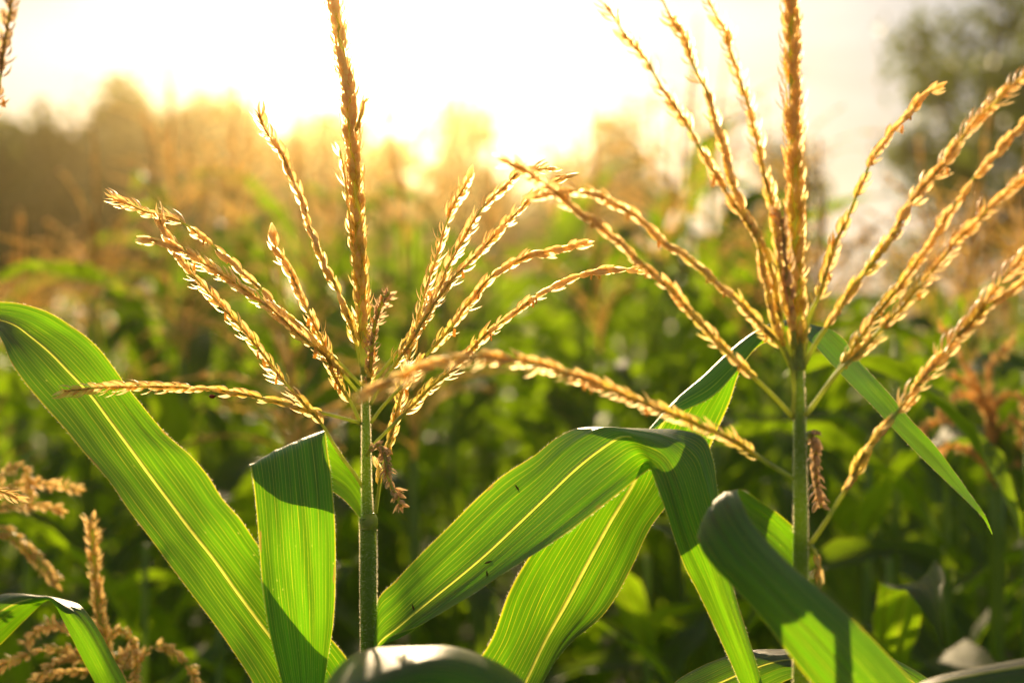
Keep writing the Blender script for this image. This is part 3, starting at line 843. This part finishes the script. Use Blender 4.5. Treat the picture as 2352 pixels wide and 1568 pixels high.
build_leaf(A_, orgA, LD, 0.0019, 4, True, 0.32, 31, 8, hairs=True, ribrange=(0.05, 0.56), label='long leaf arching behind the second tassel to a thin browned tip')

TA = Tassel(A_, orgA, D0)
kwA = dict(scale=1.10, gap=0.0024)
spike = [(838, 860, 1.0), (834, 780, 1.0), (829, 650, 1.0), (818, 450, 0.995), (806, 300, 0.99), (788, 130, 0.985), (764, 0, 0.98), (748, -80, 0.978), (738, -150, 0.976)]
TA.branch(spike, 0.0030, 0.0016, 'tassel_spike', 8, start=0.06, gap=0.00085, ranks=3, spread=(0.10, 0.28), radial=0.0036, openness=0.1, anthers=0.02, scale=1.0)
def zoff(pts, d0, d1, bow=0.0):
    n = len(pts) - 1
    return [(x, y, d0 + (d1 - d0) * i / n + bow * math.sin(math.pi * i / n)) for i, (x, y) in enumerate(pts)]
BR_A = [
 (zoff([(832,972),(780,958),(700,938),(600,914),(500,896),(400,889),(300,888),(230,890),(148,898)], 1.0, 0.965), {}),
 (zoff([(833,1118),(812,1085),(785,1050),(758,1005),(738,971),(714,944),(649,872),(602,811),(554,753),(513,708),(478,671),(444,633),(410,589),(393,561),(379,537),(363,493)], 1.0, 0.99, -0.01), {'start': 0.22}),
 (zoff([(832,911),(795,868),(769,838),(735,806),(683,764),(632,717),(581,679),(530,645),(478,612),(427,580),(369,556),(333,548)], 1.0, 0.955), {'start': 0.10, 'scale': 1.08}),
 (zoff([(831,886),(794,848),(746,801),(683,742),(632,701),(602,667),(580,646),(554,624),(530,598),(503,581),(486,561),(461,542),(427,516),(400,503),(366,494),(332,486),(293,468),(250,453)], 1.0, 1.0, 0.01), {'start': 0.10}),
 (zoff([(829,974),(805,922),(781,886),(760,848),(752,815),(735,772),(714,729),(694,688),(677,647),(660,612),(639,582),(626,543)], 1.0, 0.975), {'start': 0.12}),
 (zoff([(833,850),(828,832),(822,804),(811,763),(798,722),(789,701),(769,653),(745,609),(728,561),(708,513),(700,478),(683,437),(670,410),(660,386),(649,355),(632,331),(608,297),(595,262)], 1.0, 1.01), {'start': 0.1}),
 (zoff([(826,690),(815,600),(806,530),(800,470),(794,420),(787,375),(780,345)], 1.005, 0.995), {'start': 0.1, 'gap': 0.0045}),
 (zoff([(818,300),(824,280),(832,250),(842,225)], 0.99, 0.985), {'start': 0.05, 'scale': 0.8}),
 (zoff([(863,1178),(870,1130),(878,1080),(890,1030),(905,975),(920,910),(934,850),(946,790),(962,722),(972,688),(982,653),(993,619),(1006,578),(1020,530),(1034,489),(1051,455),(1071,424),(1083,397)], 1.005, 1.01, 0.012), {'start': 0.16, 'anthers': 0.22}),
 (zoff([(848,888),(883,845),(917,802),(950,765),(979,722),(995,685),(1013,653),(1027,616),(1044,585),(1064,551),(1085,512),(1105,482),(1130,455),(1157,432),(1191,398),(1232,390),(1271,386)], 1.0, 1.02, 0.01), {'start': 0.12, 'scale': 1.05}),
 (zoff([(850,930),(870,893),(893,855),(924,814),(948,778),(972,738),(1000,694),(1022,664),(1046,634),(1074,606),(1100,580),(1128,550),(1155,520),(1184,492),(1218,458),(1242,434),(1273,417),(1314,402)], 1.0, 1.0, -0.005), {'start': 0.14, 'scale': 1.0}),
 (zoff([(852,971),(876,937),(900,910),(931,879),(951,855),(972,824),(993,800),(1020,770),(1044,742),(1061,715),(1085,688),(1105,660),(1129,636),(1157,616),(1191,599),(1218,585),(1259,578),(1310,565),(1349,557)], 1.0, 0.97), {'start': 0.16, 'scale': 1.08, 'anthers': 0.1}),
 (zoff([(850,1032),(863,1016),(893,985),(924,954),(958,920),(993,886),(1027,859),(1054,831),(1088,797),(1122,763),(1157,736),(1191,712),(1225,684),(1266,660),(1310,640),(1362,625),(1413,618),(1466,621)], 1.0, 0.985), {'start': 0.14, 'anthers': 0.12}),
 (zoff([(862,1176),(868,1130),(872,1095),(870,1066)], 1.0, 0.99), {'start': 0.55, 'scale': 1.2, 'gap': 0.005}),
]
for pts, kw in BR_A:
    k2 = dict(kwA); k2.update(kw); TA.branch(pts, 0.0013, 0.0005, **k2)
# two short blunt branches pointing at the viewer
TA.branch(zoff([(842,900),(846,876),(852,824),(856,777),(863,736),(876,698),(893,672)], 0.995, 0.955), 0.0018, 0.0012, label='blunt knobbly tassel branch beside the spike', start=0.05, gap=0.0016, ranks=3, spread=(0.4, 0.8), kinds=('green', 'dry'), radial=0.001, openness=0.9, scale=0.72, anthers=0.15)
TA.branch(zoff([(843,1045),(852,1030),(872,1022),(884,1044),(891,1085),(900,1119),(913,1140),(921,1162)], 0.998, 0.955), 0.0016, 0.001, label='dry brown drooping tassel branch', start=0.08, gap=0.0015, ranks=3, spread=(0.35, 0.75), kinds=('dry', 'dry'), radial=0.0011, openness=0.8, scale=0.75, anthers=0.0)
TA.finish()

# tiny red beetle on the lowest left branch
bt = empty('beetle', P(487, 910, 0.978)); tag(bt, 'tiny red beetle under the lowest left tassel branch', 'beetle')
def ellipsoid(rx, ry, rz, n=8, m=6, off=(0, 0, 0)):
    V = [(rx*math.cos(2*math.pi*j/n)*math.sin(math.pi*(i+0.5)/m) + off[0], ry*math.sin(2*math.pi*j/n)*math.sin(math.pi*(i+0.5)/m) + off[1], rz*math.cos(math.pi*(i+0.5)/m) + off[2]) for i in range(m) for j in range(n)]
    F = grid_faces(m, n, True) + [tuple(range(n)), tuple((m-1)*n + j for j in range(n))[::-1]]
    return V, F
b = Bag(); b.add(*ellipsoid(0.0021, 0.0015, 0.0015)); obj('shell', b.mesh('shell', 'beetle'), bt)
b = Bag(); b.add(*ellipsoid(0.0008, 0.0009, 0.0008, off=(0.0022, 0, 0.0002))); obj('head', b.mesh('head', 'beetle_dark'), bt)

# shed anthers lying on the wide leaf
MAT['shed'] = simple('shed_anther', (0.13, 0.075, 0.025), (0.10, 0.05, 0.01), 0.6, 0.3, 0.2, 400)
gV = leaf_grid(LC, 33, 8, 0.0022, 3)[0][:70].reshape(-1, 3)
gx = 1176 + gV[:, 0] / gV[:, 1] * K; gy = 784 - (gV[:, 2] - H) / gV[:, 1] * K
for (x, yy, ang), where in (((952, 1396, 1.9), 'lying near the base of the wide right leaf'), ((1121, 1317, 1.7), 'on the shaded lower half of the wide right leaf'),
                            ((1124, 1292, 0.3), 'close under the midrib of the wide right leaf'), ((1190, 1120, 2.2), 'above the midrib of the wide right leaf')):
    i = int(np.argmin((gx - x)**2 + (gy - yy)**2)); p = gV[i] + np.array((0, -0.0009, 0.0002))
    d = np.array((math.cos(ang), 0, math.sin(ang))) * 0.003
    V, F, U = tube(np.array([-d, -d*0.6, d*0.1, d*0.7, d]), np.array([0.0002, 0.0006, 0.0007, 0.0005, 0.0002]), 6)
    o = obj('shed_anther', mesh_from('shed_anther', V, F, U, True, 'shed')); o.location = tuple(map(float, p))
    tag(o, 'tiny brown shed anther ' + where, 'anther', 'shed anthers on the leaf')

# ------------------------------------------------------------------ the second plant, a little nearer
D1 = 0.875
orgB = np.array(P(1840, 1300, D1)); orgB[2] = 0
B_ = empty('corn_plant', orgB); tag(B_, 'nearer corn plant on the right with upright softly blurred tassel', 'corn plant')
stk = [(1850, 6600, D1), (1846, 3000, D1), (1841, 1900, D1), (1840, 1500, D1), (1839, 1300, D1), (1839, 1180, D1), (1838, 1090, D1), (1837, 960, D1), (1836, 860, D1), (1834, 780, D1)]
pa = np.array([P(*q) for q in stk]); rr = np.array([48, 44, 24, 18.5, 17, 16, 15, 13, 10, 8]) / K * D1
gk, _ = spline(np.concatenate([pa, rr[:, None]], 1), 110)
V, F, U = tube(gk[:, :3], gk[:, 3], 14)
obj('stalk', mesh_from('stalk', V - orgB, F, U, True, 'stalk'), B_)
seg = gk[(gk[:, 2] > P(0, 1600, D1)[2])]
stalk_hairs(B_, orgB, seg[:, :3], seg[:, 3], 10000, 0.0004, 0.0013, 9)
TB = Tassel(B_, orgB, D1)
TB.branch([(1836, 850, D1), (1832, 750, D1), (1828, 600, D1), (1826, 400, D1), (1822, 250, .873), (1818, 100, .87), (1815, -40, .868), (1812, -140, .866)], 0.0032, 0.0018, 'tassel_spike', 8, start=0.05, gap=0.0008, ranks=3, spread=(0.08, 0.24), radial=0.0040, openness=0.1, anthers=0.02)
BR_B = [
 (zoff([(1822,962),(1824,880),(1818,838),(1801,797),(1784,749),(1770,708),(1760,653),(1750,602),(1739,551),(1719,513),(1685,468),(1650,410),(1620,362),(1599,325),(1568,270),(1543,236),(1512,188),(1485,140),(1451,99),(1427,68),(1410,38),(1389,8)], D1, 0.86), {'start': 0.16}),
 (zoff([(1825,852),(1805,782),(1790,720),(1775,640),(1760,580),(1732,526),(1712,496),(1695,455),(1681,410),(1668,362),(1654,314),(1640,267),(1627,219),(1606,178),(1585,130),(1575,89),(1548,51),(1522,0),(1512,-40)], D1, 0.87), {'start': 0.12}),
 (zoff([(1829,872),(1821,790),(1818,739),(1808,688),(1797,636),(1787,585),(1784,533),(1777,489),(1767,444),(1753,393),(1746,355),(1736,314),(1726,273),(1715,232),(1702,195),(1691,154),(1674,113),(1668,75),(1644,34),(1627,0),(1618,-30)], D1, 0.865, -0.008), {'start': 0.14}),
 (zoff([(1826,800),(1818,720),(1810,650),(1804,590),(1798,530),(1788,480)], D1-0.01, 0.85), {'start': 0.1, 'kinds': ('gold', 'dry')}),
 (zoff([(1822,852),(1787,787),(1753,753),(1719,718),(1685,684),(1650,653),(1616,623),(1582,592),(1550,570),(1509,544),(1481,513),(1447,489),(1413,468),(1379,450),(1345,441),(1300,440),(1262,444),(1228,455)], D1, 0.84), {'start': 0.08}),
 (zoff([(1821,958),(1787,920),(1753,886),(1719,855),(1685,821),(1650,790),(1616,749),(1582,712),(1543,667),(1498,626),(1447,578),(1396,534),(1360,505),(1327,485),(1293,455),(1242,415),(1201,390),(1162,370)], D1, 0.83), {'start': 0.14}),
 (zoff([(1821,1098),(1753,1056),(1719,1033),(1685,1012),(1633,988),(1582,966),(1550,954),(1498,934),(1447,913),(1396,893),(1345,872),(1293,855),(1242,838),(1191,828),(1140,823),(1088,823),(1037,829),(986,840),(938,859),(883,879),(842,908)], D1, 0.76), {'start': 0.09}),
 (zoff([(1846,850),(1852,756),(1862,718),(1880,681),(1893,640),(1907,595),(1921,551),(1938,519),(1955,478),(1969,444),(1986,407),(1999,373),(2023,338),(2044,308),(2074,277),(2095,253),(2115,226),(2136,212),(2161,198)], D1, 0.90), {'start': 0.2}),
 (zoff([(1842,848),(1873,790),(1897,753),(1924,712),(1958,664),(1989,623),(2020,585),(2054,537),(2095,461),(2129,420),(2163,383),(2191,342),(2215,308),(2249,267),(2283,239),(2317,202),(2351,178),(2400,140)], D1, 0.85), {'start': 0.12, 'scale': 1.05}),
 (zoff([(1849,954),(1890,900),(1924,852),(1951,811),(1979,770),(2010,725),(2044,684),(2078,640),(2112,592),(2146,544),(2163,513),(2191,472),(2215,444),(2232,414),(2259,383),(2290,352),(2317,318),(2351,284),(2400,230)], D1, 0.84), {'start': 0.15, 'scale': 1.05}),
 (zoff([(1850,955),(1930,850),(1992,792),(2027,751),(2061,716),(2095,678),(2129,637),(2163,596),(2197,552),(2221,530),(2249,502),(2283,465),(2317,437),(2351,410),(2400,370)], D1-0.008, 0.83), {'start': 0.2, 'scale': 1.05}),
 (zoff([(1859,1252),(1890,1208),(1924,1153),(1958,1098),(1975,1061),(1992,1033),(2027,985),(2061,947),(2095,900),(2129,859),(2163,818),(2197,773),(2232,739),(2252,708),(2283,671),(2317,623),(2351,595),(2410,540)], D1-0.005, 0.84), {'start': 0.16, 'scale': 1.12, 'gap': 0.0024}),
 (zoff([(2200,770),(2240,730),(2270,702),(2300,682),(2352,645),(2420,600)], 0.85, 0.84), {'start': 0.02, 'scale': 1.05}),
]
for pts, kw in BR_B:
    k2 = dict(scale=1.05, gap=0.0024, spread=(0.14, 0.36)); k2.update(kw); TB.branch(pts, 0.0016, 0.0005, **k2)
TB.branch(zoff([(1845,1010),(1856,992),(1869,1012),(1873,1044),(1873,1085),(1876,1119),(1886,1165)], D1, 0.90), 0.0016, 0.001, label='dry brown drooping tassel branch', start=0.1, gap=0.0016, ranks=3, spread=(0.3, 0.6), kinds=('dry', 'dry'), openness=0.6, scale=0.85, anthers=0.0)
TB.branch(zoff([(1860,1250),(1872,1265),(1878,1290),(1874,1326)], D1-0.01, D1-0.02), 0.0014, 0.0008, start=0.3, gap=0.003, scale=0.95, kinds=('gold', 'gold'))
TB.finish()
# folded blade in front of the second stalk
LG = [
 (1850, 1330, 0.88, 1850, 1300, 0.885, 1858, 1262, 0.885),
 (1806, 1302, 0.88, 1812, 1262, 0.895, 1838, 1228, 0.895),
 (1748, 1258, 0.878, 1765, 1218, 0.895, 1792, 1184, 0.897),
 (1676, 1222, 0.868, 1706, 1180, 0.882, 1740, 1146, 0.888),
 (1612, 1240, 0.852, 1660, 1160, 0.862, 1708, 1126, 0.872),
 (1598, 1226, 0.838, 1638, 1152, 0.842, 1694, 1124, 0.855),
 (1600, 1240, 0.826, 1648, 1180, 0.826, 1700, 1138, 0.838),
 (1609, 1266, 0.818, 1668, 1216, 0.814, 1715, 1162, 0.826),
 (1637, 1307, 0.812, 1700, 1264, 0.806, 1755, 1212, 0.818),
 (1685, 1358, 0.808, 1756, 1322, 0.8, 1821, 1282, 0.812),
 (1753, 1427, 0.804, 1825, 1396, 0.796, 1893, 1352, 0.808),
 (1804, 1485, 0.802, 1882, 1452, 0.794, 1951, 1412, 0.806),
 (1860, 1550, 0.8, 1945, 1520, 0.792, 2010, 1472, 0.804),
 (1930, 1630, 0.798, 2020, 1610, 0.79, 2095, 1560, 0.802),
 (2030, 1740, 0.796, 2120, 1730, 0.79, 2190, 1690, 0.8),
]
build_leaf(B_, orgB, LG, 0.0016, 6, False, 0.32, 25, 8, label='dark folded leaf in front of the stalk, soft and close')
# blade whose glossy back crosses the lower right behind the folded leaf
LJ = [
 (1480, 1680, 0.979, 1500, 1696, 0.97, 1520, 1718, 0.9655),
 (1545, 1572, 0.9835, 1570, 1596, 0.97, 1590, 1628, 0.961),
 (1600, 1536, 0.988, 1640, 1571, 0.97, 1680, 1618, 0.9565),
 (1674, 1505, 0.988, 1710, 1541, 0.97, 1756, 1588, 0.9565),
 (1739, 1490, 0.988, 1780, 1518, 0.97, 1821, 1556, 0.9565),
 (1804, 1488, 0.988, 1850, 1511, 0.97, 1890, 1548, 0.9565),
 (1900, 1478, 0.988, 1940, 1502, 0.97, 1980, 1543, 0.9565),
 (1985, 1485, 0.9835, 2010, 1516, 0.97, 2040, 1563, 0.9565),
 (2043, 1506, 0.9835, 2060, 1541, 0.97, 2090, 1593, 0.961),
 (2136, 1561, 0.979, 2140, 1596, 0.97, 2150, 1638, 0.9655),
 (2230, 1660, 0.9745, 2230, 1676, 0.98, 2232, 1698, 0.97),
]
build_leaf(B_, orgB, LJ, 0.0010, 7, True, 0.32, 21, 7, label='arched leaf with a glossy grey back behind the folded leaf')
# blade running along the lower right corner
LI = [
 (1990, 1660, 0.845, 2010, 1656, 0.83, 2020, 1690, 0.818),
 (2122, 1562, 0.85, 2140, 1572, 0.83, 2150, 1620, 0.818),
 (2200, 1540, 0.85, 2220, 1552, 0.83, 2240, 1610, 0.818),
 (2290, 1522, 0.85, 2310, 1536, 0.83, 2330, 1596, 0.818),
 (2370, 1508, 0.85, 2390, 1524, 0.83, 2400, 1586, 0.818),
 (2480, 1505, 0.85, 2490, 1526, 0.84, 2500, 1585, 0.822),
 (2600, 1560, 0.845, 2600, 1576, 0.84, 2600, 1610, 0.826),
]
build_leaf(B_, orgB, LI, 0.0008, 8, True, 0.32, 21, 7, label='close blurred leaf running into the lower right corner')

# ------------------------------------------------------------------ a very near leaf, bottom centre, of a plant below the frame
def low_plant(name_px, d, label, top_px=1760):
    org = np.array(P(name_px, 1300, d)); org[2] = 0
    o = empty('corn_plant', org); tag(o, label, 'corn plant')
    p = np.array([(org[0], org[1], 0), (org[0], org[1], 0.6), P(name_px, top_px + 300, d), P(name_px, top_px, d)])
    gq, _ = spline(p, 30)
    V, F, U = tube(gq, np.linspace(0.013, 0.008, 30), 12)
    obj('stalk', mesh_from('stalk', V - org, F, U, True, 'stalk'), o)
    return o, org
F_, orgF = low_plant(1210, 0.80, 'very near blurred corn leaf arching along the bottom edge', 1700)
LF = [
 (1222, 1720, 0.84, 1215, 1720, 0.8, 1205, 1760, 0.79),
 (1215, 1592, 0.86, 1201, 1602, 0.8, 1150, 1720, 0.79),
 (1160, 1540, 0.86, 1150, 1552, 0.79, 1095, 1690, 0.78),
 (1095, 1506, 0.86, 1085, 1522, 0.78, 1030, 1660, 0.765),
 (1030, 1484, 0.85, 1020, 1508, 0.765, 960, 1640, 0.75),
 (960, 1480, 0.835, 945, 1518, 0.75, 880, 1650, 0.735),
 (890, 1482, 0.82, 870, 1542, 0.735, 830, 1680, 0.72),
 (830, 1493, 0.805, 805, 1580, 0.72, 780, 1720, 0.71),
 (775, 1530, 0.78, 755, 1640, 0.7, 740, 1770, 0.695),
 (720, 1620, 0.75, 705, 1720, 0.69, 700, 1830, 0.685),
 (680, 1780, 0.72, 676, 1810, 0.685, 672, 1850, 0.68),
]
build_leaf(F_, orgF, LF, 0.0008, 10, False, 0.32, 21, 8)
tag(F_, cat='corn plant')

# ------------------------------------------------------------------ plants at the left border
G_, orgG = low_plant(-180, 1.08, 'corn plant at the left border showing one bent leaf with a glossy fold', 1600)
LH = [
 (-180, 1620, 1.07, -180, 1625, 1.07, -178, 1630, 1.08),
 (-120, 1480, 1.07, -130, 1530, 1.07, -110, 1560, 1.08),
 (-60, 1392, 1.075, -50, 1450, 1.06, -40, 1515, 1.08),
 (0, 1362, 1.075, 6, 1400, 1.055, 8, 1478, 1.075),
 (45, 1357, 1.07, 55, 1378, 1.05, 62, 1423, 1.07),
 (82, 1361, 1.065, 95, 1372, 1.045, 108, 1380, 1.06),
 (118, 1366, 1.055, 125, 1376, 1.035, 128, 1392, 1.045),
 (150, 1374, 1.05, 150, 1398, 1.03, 147, 1427, 1.04),
 (182, 1386, 1.045, 176, 1428, 1.028, 170, 1474, 1.035),
 (205, 1410, 1.04, 200, 1465, 1.026, 194, 1522, 1.035),
 (233, 1452, 1.038, 226, 1512, 1.026, 220, 1570, 1.035),
 (262, 1508, 1.038, 256, 1570, 1.028, 250, 1630, 1.036),
 (292, 1568, 1.038, 285, 1625, 1.03, 280, 1690, 1.038),
 (330, 1690, 1.04, 328, 1720, 1.036, 326, 1750, 1.04),
]
build_leaf(G_, orgG, LH, 0.0012, 12, True, 0.32, 23, 8, ribrange=(0, 0.45))

# small tassel low on the left, behind the focus
D2 = 1.22
Hh, orgH = low_plant(252, D2, 'short corn plant low at the left with a stubby golden tassel', 1500)
TH = Tassel(Hh, orgH, D2)
kH = dict(start=0.03, gap=0.0022, scale=0.85, spread=(0.35, 0.85), ranks=3, kinds=('gold', 'gold'), openness=0.6, anthers=0.12)
TH.branch(zoff([(252,1530),(239,1461),(232,1427),(219,1307),(213,1240),(208,1186)], D2, D2), 0.0032, 0.0022, 'tassel_spike', 8, **dict(kH, gap=0.0011, radial=0.003, spread=(0.25, 0.6), openness=0.3))
for pts, d1 in [
 ([(246,1490),(253,1461),(277,1444),(304,1464),(314,1512),(311,1563),(308,1600)], 1.18),
 ([(262,1530),(328,1502),(369,1481),(403,1498),(431,1529),(451,1563),(460,1590)], 1.2),
 ([(240,1480),(190,1455),(150,1442),(113,1433),(75,1461),(55,1485)], 1.25),
 ([(245,1510),(171,1492),(113,1491),(51,1509),(0,1530),(-20,1545)], 1.2),
 ([(248,1520),(191,1510),(140,1514),(102,1539),(80,1570)], 1.17),
 ([(250,1535),(212,1540),(137,1543),(90,1560)], 1.2),
 ([(250,1525),(285,1500),(300,1495),(290,1520),(270,1550)], 1.16)]:
    TH.branch(zoff(pts, D2, d1), 0.0014, 0.0006, **kH)
TH.finish(120)

# tassel reaching in at the left border
D3 = 1.32
Ii, orgI = low_plant(-70, D3, 'corn plant mostly outside the left border, curled blurred tassel branches reaching in', 1300)
TI = Tassel(Ii, orgI, D3)
for pts, d1 in [
 ([(-70,1300),(-40,1200),(0,1105),(20,1075),(48,1074),(68,1102),(70,1143)], 1.3),
 ([(-70,1300),(-40,1170),(0,1128),(68,1112),(137,1116),(184,1127)], 1.3),
 ([(-70,1300),(-40,1205),(0,1168),(68,1157),(147,1174)], 1.3)]:
    TI.branch(zoff(pts, D3, d1), 0.0016, 0.0007, **dict(kH, scale=0.95))
TI.branch(zoff([(-70,1320),(-30,1225),(10,1222),(60,1258),(100,1300),(130,1340)], D3, 1.3), 0.0045, 0.003, label='thick greenish tassel branch hanging down', start=0.05, gap=0.0014, scale=0.9, radial=0.004, spread=(0.1, 0.3), ranks=3, kinds=('green', 'gold'), openness=0.1, anthers=0.0)
TI.finish(80)
# sharp plant just outside the left border: only branch tips reach in
D4 = 0.98
Jj, orgJ = low_plant(-330, D4, 'corn plant outside the left border, two tassel branch tips reaching in', 1150)
TJ = Tassel(Jj, orgJ, D4)
TJ.branch(zoff([(-330,1150),(-220,1110),(-120,1110),(-40,1118),(10,1130),(40,1144)], D4, D4), start=0.2)
TJ.branch(zoff([(-330,1100),(-240,800),(-120,520),(-45,340),(-8,230),(8,120),(22,30),(34,-40),(40,-90)], D4, 0.80), 0.0016, 0.0007, start=0.15, kinds=('gold', 'dry'))
TJ.finish(60)

# brown drooping tassel on the right, behind
D5 = 1.62
Kk, orgK = low_plant(2290, D5, 'corn plant with a brown drooping tassel low on the right', 1120)
kb = Bag()
def brown(pts, rad):
    path = branch_path([(x, y, d) for x, y, d in pts])
    V, F, U = tube(path, np.linspace(rad, rad*0.6, len(path)), 6)
    o = obj('tassel_branch', mesh_from('tassel_branch', V - orgK, F, U, True, 'brown_tassel'), Kk)
    r = RNG(int(pts[-1][0])); b = Bag()
    for mx, me, sz in decorate(path, r, start=0.04, gap=0.0020, scale=1.0, ranks=3, spread=(0.3, 0.7), kinds=('dry', 'dry'), radial=rad*0.7, anthers=0.0):
        if me.name not in _cache: _cache[me.name] = mesh_np(me)
        v, f = _cache[me.name]; m3 = np.array(mx); b.add(v @ m3[:3, :3].T + m3[:3, 3], f)
    tag(obj('spikelets', b.mesh('spikelets', 'brown_tassel', orgK), o), kind='stuff')
for pts, d1 in [
 ([(2290,1120),(2286,1043),(2262,930),(2235,870),(2214,835),(2180,770),(2155,738)], 1.6),
 ([(2285,1060),(2262,925),(2240,895),(2218,878),(2195,862),(2172,858)], 1.6),
 ([(2286,1050),(2255,930),(2220,905),(2190,912),(2165,940),(2157,952)], 1.58),
 ([(2286,1090),(2249,1012),(2200,970),(2150,968),(2120,990),(2112,1005)], 1.58),
 ([(2288,1110),(2250,1050),(2200,1025),(2165,1030),(2148,1052)], 1.6),
 ([(2286,1043),(2270,940),(2268,880),(2272,840),(2300,808),(2330,780)], 1.65),
 ([(2288,1043),(2290,930),(2310,905),(2345,910),(2360,960)], 1.6),
 ([(2288,1060),(2300,980),(2330,960),(2345,1000),(2335,1070)], 1.58),
 ([(2290,1120),(2284,1040),(2280,960),(2276,900)], 1.62)]:
    brown(zoff(pts, D5, d1), 0.0022)

# ------------------------------------------------------------------ warm evening air
hb = bpy.data.meshes.new('haze')
x0, x1, y0, y1, z0, z1 = -95, 95, -14, 114, -1.2, 13.5
hb.from_pydata([(x0,y0,z0),(x1,y0,z0),(x1,y1,z0),(x0,y1,z0),(x0,y0,z1),(x1,y0,z1),(x1,y1,z1),(x0,y1,z1)], [],
               [(3,2,1,0),(4,5,6,7),(0,1,5,4),(1,2,6,5),(2,3,7,6),(3,0,4,7)])
hm, t = newmat('haze')
pv = N(t, 'ShaderNodeVolumePrincipled'); pv.inputs['Color'].default_value = (1.0, 0.81, 0.38, 1)
pv.inputs['Density'].default_value = 0.0028; pv.inputs['Anisotropy'].default_value = 0.925
o_ = N(t, 'ShaderNodeOutputMaterial'); t.links.new(pv.outputs[0], o_.inputs['Volume'])
hb.materials.append(hm)
tag(obj('haze', hb), 'warm evening haze over the field', 'haze', kind='stuff')
